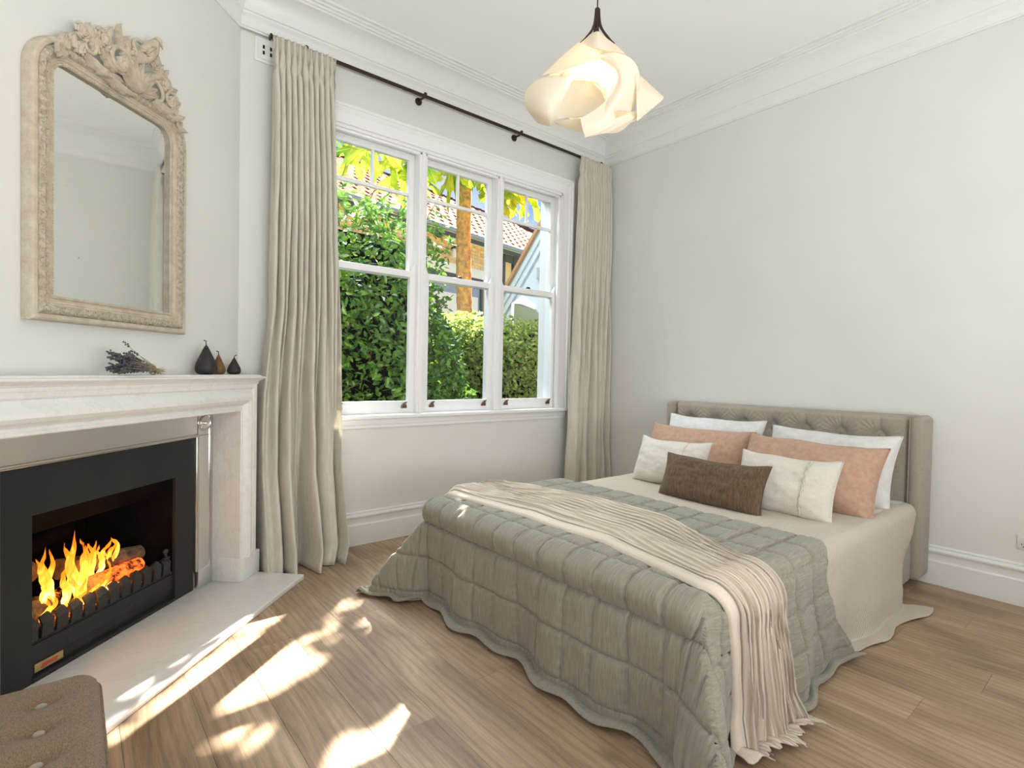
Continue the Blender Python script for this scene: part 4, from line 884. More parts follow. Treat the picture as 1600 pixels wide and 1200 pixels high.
# ------------------------------------------------------------------ bed
bed = thing('bed', 'upholstered grey double bed with buttoned headboard against the wall', 'bed', (2.8, 1.73, 0))
HX, HY0, HY1, HZ = 3.945, .962, 2.60, 1.030
bt = [(1.13+.2215*i, .895) for i in range(7)]+[(1.13+.2215*i, .66) for i in range(7)]
def hb(u, v):
    y_ = lerp(HY0, HY1, u); z = lerp(.28, HZ, v); x_ = HX-.035
    for by, bz in bt:
        dy = (y_-by)/.055; dz = (z-bz)/.045; d2 = dy*dy+dz*dz
        if d2 < 12: x_ += .042*math.exp(-d2)
    # vertical and diagonal pleats radiating to the buttons
    for by, bz in bt:
        for dyk in (0,):
            q = (y_-by)/.014; x_ += .006*math.exp(-q*q)*(1 if z > bz-.235 else 0)*smst(0, .03, abs(z-bz)+.01)*.6
        if z > bz and abs(y_-by) < .11 and z-bz < .14:
            a = math.atan2(z-bz, (y_-by)); x_ += .0024*math.sin(a*24)*smst(.0, .03, z-bz)*smst(.14, .05, z-bz)*1.2
    for zz in (.775,): x_ += .004*math.exp(-((z-zz)/.02)**2)
    x_ += .05*smst(HZ-.03, HZ, z)**2*.5+.03*(smst(HY0+.03, HY0, y_)+smst(HY1-.03, HY1, y_))
    return (x_, y_, z)
m = MB(); m.grid(hb, 300, 110); m.build('headboard_panel', UPH, parent=bed, ang=4)
for by, bz in bt:
    m = MB(); m.sphere((HX-.008, by, bz), .011, 10, 7, sc=(.5, 1, 1)); m.build('button', UPH, parent=bed, ang=4)
m = MB(); m.rbox(HX-.005, 4.085, HY0-.005, HY1+.005, .12, HZ+.002, .012, 3); m.build('headboard_core', UPH, parent=bed)
for ya, yb in ((.890, .964), (2.598, 2.668)):
    m = MB(); m.rbox(3.872, 4.088, ya, yb, .055, HZ+.006, .032, 5); m.build('headboard_wing', UPH, parent=bed)
m = MB(); m.tube([(HX-.055, HY0+.002, .30), (HX-.055, HY0+.002, HZ-.01)], .004, 6); m.build('piping', UPH, parent=bed)
m = MB(); m.rbox(1.60, 3.90, .935, .985, .045, .285, .022, 4); m.rbox(1.60, 3.90, 2.47, 2.52, .045, .285, .022, 4); m.rbox(1.59, 1.64, .935, 2.52, .045, .285, .022, 4); m.build('side_rail', UPH, parent=bed)
for lx, ly in ((1.7, 1.0), (1.7, 2.45), (3.8, 1.0), (3.8, 2.45)):
    m = MB(); m.box(lx-.03, lx+.03, ly-.03, ly+.03, 0, .06); m.build('leg', BLACK, parent=bed, smooth=False)
m = MB(); m.rbox(1.61, 3.915, .955, 2.505, .24, .505, .05, 5); m.build('mattress', WHITEL, parent=bed)
# fitted sheet edge near the head seen under the coverlet
# drape: sheet laid over a box with rounded edges
BX0, BX1, BY0, BY1 = 1.490, 3.90, .868, 2.56
def drape(a, b, lay, top, rad, out, bx=None):
    BX0, BY0, BY1 = bx or (1.490, .868, 2.56)
    """a = cloth coordinate along X (>=BX0 on top, below = hangs over the foot); b along Y.
    returns position; lay = flare outwards at floor, out = extra thickness"""
    da = max(0, (BX0+rad)-a); db = max(0, (BY0+rad)-b); db2 = max(0, b-(BY1-rad)); side = -1 if db > 0 else 1; dbb = max(db, db2)
    x_ = max(a, BX0+rad); y_ = min(max(b, BY0+rad), BY1-rad)
    if da == 0 and dbb == 0: return Vector((x_, y_, top)), 0, Vector((0, 0, 1))
    # hang distance: inf-norm, direction by ratio
    h = max(da, dbb)+.42*min(da, dbb)*0
    ang = math.atan2(dbb, da); d = Vector((-math.cos(ang), side*math.sin(ang), 0))
    mn = min(da, dbb)
    arc_ = rad*PI/2
    if h < arc_:
        t = h/rad; rr_ = rad*math.sin(t); z = top-rad*(1-math.cos(t))
    else: rr_ = rad; z = top-rad-(h-arc_)
    return Vector((x_, y_, z))+d*rr_, h, d
TOPQ = .550
def quilt_pt(a, b, wob=1.0):
    rad = .065
    p, h, d = drape(a, b, 0, TOPQ, rad, 0)
    da = max(0, BX0+rad-a); db = max(0, BY0+rad-b, b-(BY1-rad)); mn = min(da, db)
    H = TOPQ-.0
    if h > 0:
        # vertical cloth: bulge and folds
        k = smst(.05, .55, h)
        if mn > 0:
            p += d*(mn*.50*smst(0, .5, h)); 
            th = math.atan2(db, da); p += d*(.045*math.sin(th*8+1.0)*smst(.02, .3, mn)*k)
        per = a if da == 0 else b
        f = .022*k*math.sin(per*9+1.3)+.012*k*math.sin(per*21+.4)
        p += d*f
        # slack roll below the top edge
        wf = wob*(.2+.8*smst(.35, .8, da/(da+db+1e-6)))
        p += d*(.013*math.exp(-((h-.075)/.05)**2)*wf)
        p += d*(-.013*math.exp(-((h-.165)/.03)**2)*wf)
    if p.z < .012:   # cloth reaching the floor spreads outwards
        ex = .012-p.z; p += d*ex*.85; p.z = .012+.010*math.sin(ex*40)+.014*math.sin(ex*25+a*14+b*11)**2
    return p
def quilt_fn():
    a0, a1 = BX0+.065-.64, 2.50
    b0, b1 = BY0+.065-.625, BY1-.065+.66
    nu, nv = 430, 520
    V = []; RA = []; RB = []
    ca, cb = .185, .150
    for i in range(nu):
        for j in range(nv):
            u = i/(nu-1); v = j/(nv-1)
            a = lerp(a0, a1, u); b = lerp(b0, b1, v)
            hn = max(0, BY0+.065-b); a2 = a+u**4*(-.10*smst(0, .12, hn)+.31*smst(.10, .62, hn))+.015*math.sin(b*4)*u**4
            p = quilt_pt(a2, b)
            p1 = quilt_pt(a2+.004, b); p2 = quilt_pt(a2, b+.004)
            n_ = (p1-p).cross(p2-p)
            n_ = n_.normalized() if n_.length > 1e-9 else Vector((0, 0, 1))
            # quilting
            ua = ((a-a0-.11)/ca) % 1; vb = ((b-b0-.10)/cb) % 1
            wob = .004*nz3(a*25, b*25, 3)
            inb = a > a0+.11 and b > b0+.10 and b < b1-.09 and a < a1-.015
            qa = min(ua, 1-ua)*ca; qb = min(vb, 1-vb)*cb
            pf = 0
            if inb: pf = .0165*(1-math.exp(-(qa/.0085)))*(1-math.exp(-(qb/.0085)))
            else: pf = .008*min(1, min(a-a0, b-b0, b1-b, .05)/.02)
            if a > a1-.012: pf *= .3
            pf += .0020*nz3(a*8, b*75, 1)+.0012*nz3(a*30, b*60, 7)+.003*nz3(a*11, b*11, 9)
            # puckers beside seams
            pf += .0014*math.sin(b*180)*math.exp(-(qa/.02)**2)+.0014*math.sin(a*170)*math.exp(-(qb/.02)**2)
            V.append(p+n_*pf); RB.append(b); RA.append(a)
    F = [(i*nv+j, (i+1)*nv+j, (i+1)*nv+j+1, i*nv+j+1) for i in range(nu-1) for j in range(nv-1)]
    m = MB(); m.add(V, F); m.rib = RB; m.rib2 = RA; return m
def skin(mb, name, mt, label, cat, th, group=None):
    o = mb.build(name, mt, ang=4)
    md = o.modifiers.new('thickness', 'SOLIDIFY'); md.thickness = th; md.offset = -1
    return tag(o, label, cat, group)
skin(quilt_fn(), 'quilt', QUILT, 'sage grey box-stitched quilt over the foot of the bed', 'quilt', .009)
# coverlet below it
CY0 = .905
def cover_pt(a, b):
    rad = .06; top = .520
    p, h, d = drape(a, b, 0, top, rad, 0, (1.53, CY0, 2.53))
    db = max(0, CY0+rad-b)
    if h > 0:
        k = smst(.1, .55, h)
        p += d*(.018*k*math.sin(a*6.0+.8)+.012*k*math.sin(a*15)+.012*math.sin(min(1, h/.5)*PI))
        p += d*(.02*smst(.25, .5, h)*smst(2.6, 2.9, a))
        # pulled back towards the rail next to the headboard
        tuck = smst(3.50, 3.62, a)*(1 if db > 0 else 0)
        p += Vector((0, 0, 0))
    if p.z < .008:
        ex = .008-p.z; p += d*ex*(.70*smst(2.55, 2.8, a)+.12*math.sin(a*7)+.7*smst(3.2, 3.5, a)); p.x += ex*.9*smst(3.2, 3.5, a); p.z = .008+.008*abs(math.sin(ex*22+a*15))*min(1, ex*12)
    return p
m = MB(); a0, a1, b0, b1 = 2.05, 3.85, CY0+.06-.635, 2.53-.06+.50
def cov(u, v):
    b = lerp(b0, b1, v); hang = max(0, CY0+.06-b); a1b = a1-.33*smst(.02, .42, hang)-.03*math.sin(hang*20)*smst(0, .2, hang)+.03*smst(.50, .60, hang)
    a = lerp(a0, a1b, u)
    p = cover_pt(a, b); p.z += .003*nz3(a*8, b*8, 5); 
    return p
m.grid(cov, 180, 220, rib=lambda u, v: lerp(a0, a1, u)); m.rib = m.rib
skin(m, 'coverlet', COVER, 'cream ribbed cotton coverlet over the mattress, hanging to the floor', 'coverlet', .004)
# fold of white sheet visible near the headboard corner
m = MB(); m.rbox(3.30, 3.905, .935, 1.20, .30, .520, .05, 5); o = m.build('fitted_sheet', WHITEL, parent=bed)
# throw: bundled pleats laid across, falling at the near side
def throw_fn():
    m = MB(); nu, nv = 200, 330
    def pt(u, v):
        # v: across the bed from far end (0) to the near hem (1); u: across the throw
        Ltot = .20+1.46+.62
        s_ = v*Ltot
        b = 2.58-s_             # cloth Y coordinate
        # centre line and width along v
        wv = interp(v, [(0, .36), (.12, .40), (.35, .47), (.55, .42), (.68, .34), (.80, .29), (.92, .31), (1, .43)])
        ce = interp(v, [(0, 1.80), (.12, 1.83), (.3, 1.895), (.5, 1.885), (.64, 1.79), (.72, 1.73), (.80, 1.77), (.90, 1.84), (1, 1.88)])
        a = ce+(u-.5)*wv
        p = quilt_pt(max(a, BX0+.066), b, .6) if True else None
        p.x = p.x+(a-max(a, BX0+.066))
        hh = max(0, BY0+.065-b, b-(BY1-.065)); tt = min(hh/.065, PI/2); sg_ = -1 if b < 1.7 else 1
        nrm = Vector((0, sg_*math.sin(tt), math.cos(tt)))
        # pleats: gathered folds; flat single-layer band at the left edge
        g = smst(.10, .17, u)
        ph_ = 1.2*math.sin(v*5.0)+.8*nz3(u*3, v*6, 1)
        f = (.5+.5*math.sin(2*PI*(u*11+ph_*.35)))**.8*.6+.4*(.5+.5*math.sin(2*PI*(u*23+ph_*.9+1)))
        fall = smst(.70, .78, v)
        hgt = .012+g*(.020+.018*f*(1+.7*fall))+.004*nz3(u*20, v*12, 2)
        hgt *= smst(0, .012, u)*smst(1, .985, u)+.001
        p = p+nrm*(hgt+.010)
        p.x += .006*g*math.cos(2*PI*(u*11+ph_*.35))
        if v > .93: p.x += .02*math.sin(u*17)*(v-.93)/.07; p.y -= .035*math.sin(u*7+1)**2*(v-.93)/.07
        p.z = max(p.z, .014+.008*f)
        return p
    m.grid(pt, nu, nv, rib=lambda u, v: (u*46 if u > .13 else u*3))
    return m
tm = throw_fn(); o = tm.build('throw_blanket', THROW, ang=4); md = o.modifiers.new('thickness', 'SOLIDIFY'); md.thickness = .004; md.offset = -1
tag(o, 'ribbed beige throw gathered across the quilt, trailing to the floor', 'throw')

# ------------------------------------------------------------------ pillows
def pillow(nm, mt, label, cx, cy, z0, w_, h_, t_, lean, rz, seed, cat, extra=None, pinch=.06, wr=1.0, roll=0, group=None):
    t = thing(nm, label, cat, (cx, cy, z0), 0, 'pillows and cushions on the bed')
    # local: X = thickness (front = -X), Y = width, Z = up ; leaned back (top towards +X)
    rot = Matrix.Rotation(rz, 3, 'Z') @ Matrix.Rotation(lean, 3, 'Y') @ Matrix.Rotation(roll, 3, 'X')
    rr_ = random.Random(seed); q = [rr_.uniform(0, 9) for _ in range(6)]
    def prof(u, v, s_):
        a = u*2-1; b = v*2-1
        e = (1-abs(a)**3.2)*(1-abs(b)**2.6); e = max(e, 0)**.55
        pin = 1-pinch*(1-abs(b)**2)*abs(a)**4; pin2 = 1-pinch*.9*(1-a*a)*abs(b)**5
        y_ = a*w_/2*pin; z = h_/2+b*h_/2*pin2
        th_ = t_/2*e*(1-.18*b)
        cornr = math.exp(-((1-abs(a))/.22)**2-((1-abs(b))/.22)**2)
        wk = wr*(.009*nz3(a*2.6+q[0], b*2.6+q[1], s_)+.005*nz3(a*7+q[2], b*6, s_)+.006*math.sin(8*math.atan2(1-abs(b), 1-abs(a)+.01)+q[3])*math.exp(-(math.hypot(1-abs(a), 1-abs(b))/.45)**2)*e)
        x_ = s_*(th_+wk*min(1, e*1.3))
        z += .012*nz3(a*1.5+q[4], b+q[5], 3)*abs(b)*wr+.010*cornr*(1 if b > 0 else 0)
        return Vector((x_, y_, z))
    m = MB(); nu, nv = 64, 44
    m.grid(lambda u, v: rot @ prof(u, v, -1), nu, nv); m.grid(lambda u, v: rot @ prof(1-u, v, 1), nu, nv)
    m.build('cushion_cover', mt, parent=t, local=True, ang=4, weld=True)
    m = MB(); ed = [prof(k/40, 0, -1) for k in range(41)]+[prof(1, k/30, -1) for k in range(1, 31)]+[prof(1-k/40, 1, -1) for k in range(1, 41)]+[prof(0, 1-k/30, -1) for k in range(1, 31)]
    m.tube([rot @ p for p in ed], .0032, 5, cap=False); m.build('seam', mt, parent=t, local=True, ang=4)
    if extra: extra(t, prof, rot)
    return t
def seam_at(uu, fringe):
    def f(t, prof, rot):
        rr_ = random.Random(3); m = MB()
        pts = [rot @ (prof(uu+.004*math.sin(k*.9), .02+.96*k/60, -1)+Vector((-.003, 0, 0))) for k in range(61)]
        m.tube(pts, .004 if fringe else .0022, 6)
        if fringe:
            for p in pts:
                for _ in range(3): m.tube([p, p+Vector((-rr_.uniform(.002, .008), rr_.gauss(0, .006), rr_.gauss(0, .004)))], .0012, 3, cap=False)
        m.build('fringed_seam' if fringe else 'stitched_seam', CREAML, parent=t, local=True, ang=4, kind='stuff' if fringe else None)
    return f
PB = .521
pillow('pillow', WHITEL, 'white linen pillow at the back on the left by the window', 3.62, 2.16, PB-.015, .78, .455, .22, .36, 0.0, 1, 'pillow')
pillow('pillow', WHITEL, 'white linen pillow at the back on the right end of the headboard', 3.58, 1.345, PB-.03, .76, .455, .25, .40, -.03, 2, 'pillow')
pillow('pillow', PEACH, 'peach linen pillow second row, behind the left cream cushion', 3.37, 2.12, PB-.015, .80, .40, .22, .42, .03, 3, 'pillow')
pillow('pillow', PEACH, 'peach linen pillow second row, behind the fringed cream cushion on the right', 3.26, 1.345, PB-.035, .80, .43, .28, .48, -.05, 4, 'pillow', wr=1.6)
pillow('cushion', CREAML, 'left cream oblong cushion with a plain stitched seam', 3.06, 2.10, PB-.01, .53, .32, .18, .38, .02, 5, 'cushion', seam_at(.27, False))
pillow('cushion', CREAML, 'right cream oblong cushion with a fringed seam strip', 2.98, 1.325, PB-.02, .55, .33, .18, .38, -.04, 6, 'cushion', seam_at(.25, True))
pillow('cushion', BROWNL, 'long dark brown cushion lying in front of all the others', 2.81, 1.655, PB-.02, .66, .275, .17, .36, -.03, 7, 'cushion')

# ------------------------------------------------------------------ garden and houses
m = MB(); m.box(-6, 40, 3.9, 60, -.62, -.6); m.build('ground', GRASS, smooth=False, kind='structure')
def leaves(n, region, size, seed, asp=.45, tilt=.9):
    rg = np.random.RandomState(seed); V = np.zeros((n*6, 3)); k = 0; pts = []
    while len(pts) < n:
        p = region(rg)
        if p is not None: pts.append(p)
    P = np.array(pts)
    d = rg.normal(size=(n, 3)); d[:, 2] = d[:, 2]*.6-.5; d /= np.linalg.norm(d, axis=1)[:, None]
    up_v = rg.normal(size=(n, 3))*tilt+np.array([-.3, -.8, .7]); s_ = np.cross(d, up_v); s_ /= np.linalg.norm(s_, axis=1)[:, None]; nn = np.cross(s_, d)
    L = size*rg.uniform(.65, 1.25, n)[:, None]; W = L*asp
    # six-point leaf folded at the midrib
    V = np.stack([P, P+d*L*.35+s_*W*.5+nn*W*.18, P+d*L*.75+s_*W*.36+nn*W*.12, P+d*L, P+d*L*.75-s_*W*.36+nn*W*.12, P+d*L*.35-s_*W*.5+nn*W*.18], 1).reshape(-1, 3)
    F = []
    for i in range(n):
        a = i*6; F.append((a, a+1, a+2, a+3)); F.append((a, a+3, a+4, a+5))
    m = MB(); m.v = [tuple(p) for p in V.tolist()]; m.f = F; m.mi = [0]*len(F); return m
def top_dark(x_):
    return interp(x_, [(.4, 3.0), (2.0, 2.96), (2.3, 2.98), (2.6, 3.06), (2.9, 3.0), (3.2, 2.86), (3.3, 2.5), (3.36, 2.15), (3.5, 1.9), (3.62, 1.6)])
def reg_dark(rg):
    x_ = rg.uniform(.3, 3.66); tz = top_dark(x_)+.07*math.sin(x_*23)+.05*math.sin(x_*41); z = rg.uniform(-.5, tz)
    y_ = 5.05+rg.exponential(.12)+.13*math.sin(x_*3+z*2.1)+.10*math.sin(z*5+x_*7)
    if x_ > 3.25: y_ += .15
    return (x_, min(y_, 6.0), z)
h1 = thing('hedge', 'tall dark glossy camellia hedge filling the left window', 'hedge', (1.9, 5.5, -.6))
leaves(13000, reg_dark, .092, 1).build('foliage', LEAFD, parent=h1, smooth=False, kind='stuff')
m = MB(); m.box(.3, 3.2, 5.5, 6.1, -.6, 2.7); m.build('dark_core_box', SOOTDARK, parent=h1, smooth=False, kind='stuff')  # dark box added behind the leaves to close gaps, standing in for shade
m = MB(); rr = random.Random(8)
for i in range(26):
    x_ = rr.uniform(1.0, 3.4); z = rr.uniform(.2, 2.4); m.tube([(x_, 5.4, z), (x_+rr.uniform(-.3, .3), 5.25, z+rr.uniform(.2, .6)), (x_+rr.uniform(-.5, .5), 5.15, z+rr.uniform(.4, 1.0))], [.012, .009, .004], 5)
for i in range(14):
    x_ = rr.uniform(1.8, 3.2); m.tube([(x_, 5.4, 2.7), (x_+rr.uniform(-.1, .1), 5.35, 3.0), (x_+rr.uniform(-.25, .25), 5.3, 3.12+rr.uniform(0, .2))], [.008, .005, .003], 5)
m.build('branches', DTRUNK, parent=h1, kind='stuff')
def reg_light(rg):
    x_ = rg.uniform(3.1, 6.4); tz = 2.04+.05*math.sin(x_*9)+.05*math.sin(x_*23); z = tz-abs(rg.exponential(.7)) if rg.rand() < .6 else rg.uniform(-.5, tz)
    if z < -.5: return None
    y_ = 6.05+rg.exponential(.14)+.08*math.sin(x_*4+z*3); 
    if z > tz-.25: y_ += rg.uniform(0, .6)
    return (x_, min(y_, 6.9), z)
h2 = thing('hedge', 'lower sunlit clipped hedge seen through the middle and right windows', 'hedge', (4.8, 6.4, -.6))
leaves(15000, reg_light, .080, 2, asp=.5).build('foliage', LEAFL, parent=h2, smooth=False, kind='stuff')
m = MB(); m.box(3.0, 6.3, 6.45, 6.9, -.6, 1.85); m.build('dark_core_box', SOOTDARK, parent=h2, smooth=False, kind='stuff')  # same dark filler box for the shaded inside of the lower hedge
# pawpaw tree
paw = thing('pawpaw_tree', 'pawpaw tree with orange flecked trunk and big lobed leaves', 'tree', (5.43, 8.0, -.6))
def tr(u, v):
    th = 2*PI*u; z = lerp(-.6, 5.3, v); rr_ = (.155-.035*v)*(1+.05*nz3(math.cos(th)*3, math.sin(th)*3, z*4)+.03*math.sin(z*28))
    return (5.43+.04*math.sin(z*1.2)+rr_*math.cos(th), 8.0+rr_*math.sin(th), z)
m = MB(); m.grid(tr, 24, 110, cu=True); m.build('trunk', TRUNK, parent=paw, ang=4)
def paw_leaf(size):
    V = [(0, 0, 0)]; F = []; lob = 7; ring_ = []
    for k in range(lob):
        a = math.radians(-125+250*k/(lob-1)); L = size*(1-.28*abs(k-3)/3)
        for da, f in ((-.22, .34), (-.13, .62), (-.17, .80), (-.05, .86), (0, 1.0), (.05, .86), (.17, .80), (.13, .62), (.22, .34)):
            ring_.append((math.sin(a+da)*L*f, math.cos(a+da)*L*f))
    for x_, y_ in ring_: r_ = math.hypot(x_, y_); V.append((x_, y_, .03*size*math.sin(r_/size*9)-.38*r_*r_/size))
    n = len(ring_); F = [(0, 1+i, 2+i) for i in range(n-1)]
    return V, F
pm = MB(); pm.add(*paw_leaf(.60)); lf0 = pm.build('leaf', PAW, parent=paw, local=True, smooth=False)
rr = random.Random(12); first = True
spots = [(3.12, 7.5, 4.42, .30), (3.4, 7.4, 4.6, .1), (3.75, 7.5, 4.52, -.1), (3.98, 7.6, 4.40, .2), (4.1, 7.3, 4.62, .5), (4.25, 7.5, 4.30, .4), (4.72, 7.4, 4.62, 0), (4.88, 7.6, 4.50, .2), (5.1, 7.5, 4.75, -.2), (5.35, 7.4, 4.62, .1), (5.75, 7.5, 4.50, -.4), (5.9, 7.8, 4.62, -.1), (5.62, 7.4, 4.30, .3), (6.15, 7.6, 4.66, 0), (6.4, 7.7, 4.60, .2), (6.62, 7.6, 4.62, -.3), (4.5, 7.8, 4.9, 0), (3.5, 7.9, 4.9, .2), (5.5, 8.1, 4.9, .1)]
stems = MB()
for (x_, y_, z_, tw) in spots:
    c = lf0 if first else copy_part(lf0, paw, (0, 0, 0)); first = False
    c.parent = paw; c.matrix_parent_inverse = world_of(paw).inverted(); c.location = (x_, y_, z_)
    c.rotation_euler = (Matrix.Rotation(rr.uniform(-.5, .5), 3, 'Z') @ Matrix.Rotation(-PI/2+rr.uniform(-.1, .5), 3, 'X') @ Matrix.Rotation(tw+rr.uniform(-.3, .3), 3, 'Z')).to_euler()
    s_ = rr.uniform(.85, 1.2); c.scale = (s_, s_, s_)
    stems.tube([(5.43, 8.0, 5.0), ((x_+5.43)/2, (y_+8)/2, max(z_, 5.0)+.15), (x_, y_, z_)], [.02, .014, .010], 6)
stems.build('leaf_stalks', STEMG, parent=paw, kind='stuff')
# neighbouring house
ha = math.radians(13.1); hs = thing('house', 'sandstone brick house with terracotta tiled roof behind the hedge', 'house', (4.67, 11.96, -.6), ha)
EZ = 5.83   # eave height above the base
def hp_(nm, mb, mt, par=None, **k): return mb.build(nm, mt, parent=par or hs, local=True, **k)
m = MB(); m.box(-3, 12, .55, 4.5, 0, EZ-.05); wal = hp_('wall', m, MORT, smooth=False)
bw, bh = .262, .105
bk = MB(); bk.box(-bw/2+.006, bw/2-.006, -.014, .014, -bh/2+.005, bh/2-.005); b0_ = bk.build('brick', SAND, parent=wal, local=True, smooth=False); first = True
z = 5.02+bh/2; r_i = 0
while z < EZ-.02:
    xx = -.4+(r_i % 2)*bw/2
    while xx < 6.5:
        if first: b = b0_; first = False
        else: b = b0_.copy(); COL.objects.link(b)
        b.parent = wal; b.location = (xx, .545, z); b.scale = (1, 1, 1); xx += bw
    z += bh; r_i += 1
m = MB(); m.rbox(-2, 6.6, .50, .56, 4.73, 5.02, .01, 2); hp_('lintel_band', m, WHITEX)
m = MB(); m.box(3.0, 5.55, .54, .58, 3.2, 4.73); wn = hp_('window', m, WINX, smooth=False)
m = MB(); m.box(3.0, 5.55, .50, .56, 4.54, 4.73); m.box(5.50, 5.60, .5, .56, 3.2, 4.73); m.build('blind', BLACKX, parent=wn, local=True, smooth=False)
m = MB(); m.box(3.0, 5.4, .52, .55, 3.2, 4.15); m.build('window_panes', WHITEX, parent=wn, local=True, smooth=False)
m = MB(); m.box(-1.5, 7.6, .0, .56, EZ-.10, EZ-.06); hp_('soffit', m, WHITEX, smooth=False)
m = MB(); m.rbox(-1.5, 7.0, -.10, .04, EZ-.09, EZ+.03, .02, 3); hp_('gutter', m, GUTT)
m = MB(); m.box(-1.5, 7.6, .02, .06, EZ-.22, EZ-.06); hp_('fascia', m, BLACKX, smooth=False)
m = MB(); m.box(6.55, 6.65, .44, .58, 4.6, EZ-.1); m.box(7.05, 7.30, .40, .58, 4.6, EZ-.1); m.box(6.6, 8.6, .42, .5, EZ-.35, EZ-.1); m.box(6.6, 8.6, .42, .56, 4.6, 4.72); hp_('timber_frame', m, BLACKX, smooth=False)
m = MB(); m.rbox(6.62, 7.02, .47, .53, 4.75, EZ-.15, .02, 2); m.rbox(7.32, 8.4, .47, .53, 4.75, EZ-.4, .02, 2); hp_('render_panel', m, YELP)
# roof: battens + individual tiles
RP, RZt = 2.35, 1.80; sl = math.hypot(RP, RZt); pa = math.atan2(RZt, RP)
m = MB(); m.add([(-3, -.05, EZ), (11.5, -.05, EZ), (11.5, RP, EZ+RZt), (-3, RP, EZ+RZt), (11.5, 4.8, EZ), (-3, 4.8, EZ)], [(0, 1, 2, 3), (3, 2, 4, 5)]); rf = hp_('roof', m, TILE, smooth=False)
tw_, th_ = .36, .30; k0 = MB()
def tl(u, v): return ((u-.5)*tw_*.97, v*th_*1.12-.02, .028+.018*math.cos(2*PI*u)-.010*v)
k0.grid(tl, 5, 2); k0.add([tl(u/4, 0) for u in range(5)]+[(tl(u/4, 0)[0], tl(u/4, 0)[1], -.01) for u in range(5)], [(i+5, i+6, i+1, i) for i in range(4)])
t0_ = k0.build('roof_tile', TILE, parent=rf, local=True, smooth=False); first = True; nt_count = 0
rr = random.Random(2)
for j in range(10):
    s0 = j*th_
    i = 0; xx = -.2+(j % 2)*tw_/2
    while xx < 9.7 and nt_count < 285:
        if xx < 9.9:
            if first: b = t0_; first = False
            else: b = t0_.copy(); COL.objects.link(b)
            b.parent = rf; b.location = (xx, -.05+s0*math.cos(pa), EZ+s0*math.sin(pa)+.004); b.rotation_euler = (pa+rr.gauss(0, .008), 0, rr.gauss(0, .01)); nt_count += 1
        xx += tw_
m = MB()
for i in range(34):
    xx = -1.4+i*.37; m.tube([(xx, RP, EZ+RZt+.02), (xx+.39, RP, EZ+RZt+.035+.015*(i % 2))], .085, 8)
hp_('ridge_tiles', m, RIDGE, kind='stuff')
lt = thing('wall_lantern', 'white glass lantern hanging under the eaves of the brick house', 'lantern', tuple(hs.matrix_basis @ Vector((4.08, .30, 5.30))))
def hw(p): return Vector((4.67+p[0]*math.cos(ha)-p[1]*math.sin(ha), 11.96+p[0]*math.sin(ha)+p[1]*math.cos(ha), p[2]-.6))
m = MB(); c = hw((4.08, .30, 5.72)); m.tube([c, c-Vector((0, 0, .30))], .012, 6); m.build('hanger', WHITEX, parent=lt)
m = MB(); m.lathe([(.02, 0), (.12, -.09), (.11, -.10), (0, -.10)], 14, c-Vector((0, 0, .24))); m.build('cap', BLACKX, parent=lt)
m = MB(); m.lathe([(.065, -.10), (.075, -.2), (.06, -.34), (0, -.34)], 14, c-Vector((0, 0, .24))); m.build('globe', WHITEX, parent=lt)
# gable in the side garden
gb = thing('gable', 'pale weatherboard gable end with brown barge board at the right window', 'building', (6.1, 6.3, -.6))
GX = 6.0
def gq(pts, x0, x1, nm, mt, par=gb):
    n = len(pts); m = MB(); m.add([(x0, y, z) for y, z in pts]+[(x1, y, z) for y, z in pts], [tuple(range(n)), tuple(range(2*n-1, n-1, -1))]+[(i, n+i, n+(i+1) % n, (i+1) % n) for i in range(n)])
    return m.build(nm, mt, parent=par, smooth=False, weld=True)
# rake line: from (Y 7.72, z 2.44) to peak (Y 6.20, z 4.08)
def rk(t, o): # t 0..1 along rake from low to peak, o = offset perpendicular (down)
    y = lerp(7.80, 6.20, t); z = lerp(2.36, 4.08, t); L = math.hypot(1.60, 1.72); return (y-o*1.72/L, z-o*1.60/L)
gq([rk(0, .0), rk(1, .0), rk(1.02, .06), rk(0, .06)], GX-.12, GX+.06, 'verge_tiles', BARGE)
gq([rk(0, .045), rk(1, .045), rk(1, .17), rk(0, .17)], GX-.07, GX+.02, 'bargeboard', GREYX)
gq([rk(0, .17), rk(1, .17), rk(1, .27), rk(0, .27)], GX-.04, GX+.02, 'inner_rake_board', WEATH)
gq([rk(-.05, .25), rk(1, .25), (5.2, 3.4), (5.2, 1.2), (7.9, 1.2), (7.9, 2.0)], GX, GX+.08, 'gable_wall', WEATH)
for (ya, za, yb, zb_) in ((6.53, 3.17, 6.47, 2.80), (6.72, 2.99, 6.64, 2.80)):
    gq([(ya, za), (yb, za), (yb, zb_), (yb+.02, zb_)], GX-.06, GX, 'bracket', GREYX)
gq([(7.25, 2.44), (6.70, 2.30), (6.58, 2.18), (6.60, 1.9), (7.27, 1.9)], GX-.02, GX+.01, 'vent_panel', OLIVE)
gq([(7.32, 2.46), (7.05, 2.56), (6.70, 2.36), (6.70, 2.30), (7.05, 2.42), (7.25, 2.44), (7.27, 1.9), (7.34, 1.9)], GX-.03, GX+.01, 'vent_frame', WHITEX)
m = MB(); m.add([(GX-.1, 7.80, 2.36), (GX-.1, 6.20, 4.08), (9.5, 6.20, 4.08), (9.5, 7.80, 2.36)], [(0, 1, 2, 3)]); m.add([(GX-.1, 4.6, 2.36), (GX-.1, 6.20, 4.08), (9.5, 6.20, 4.08), (9.5, 4.6, 2.36)], [(0, 3, 2, 1)]); m.build('roof', TILE, parent=gb, smooth=False)
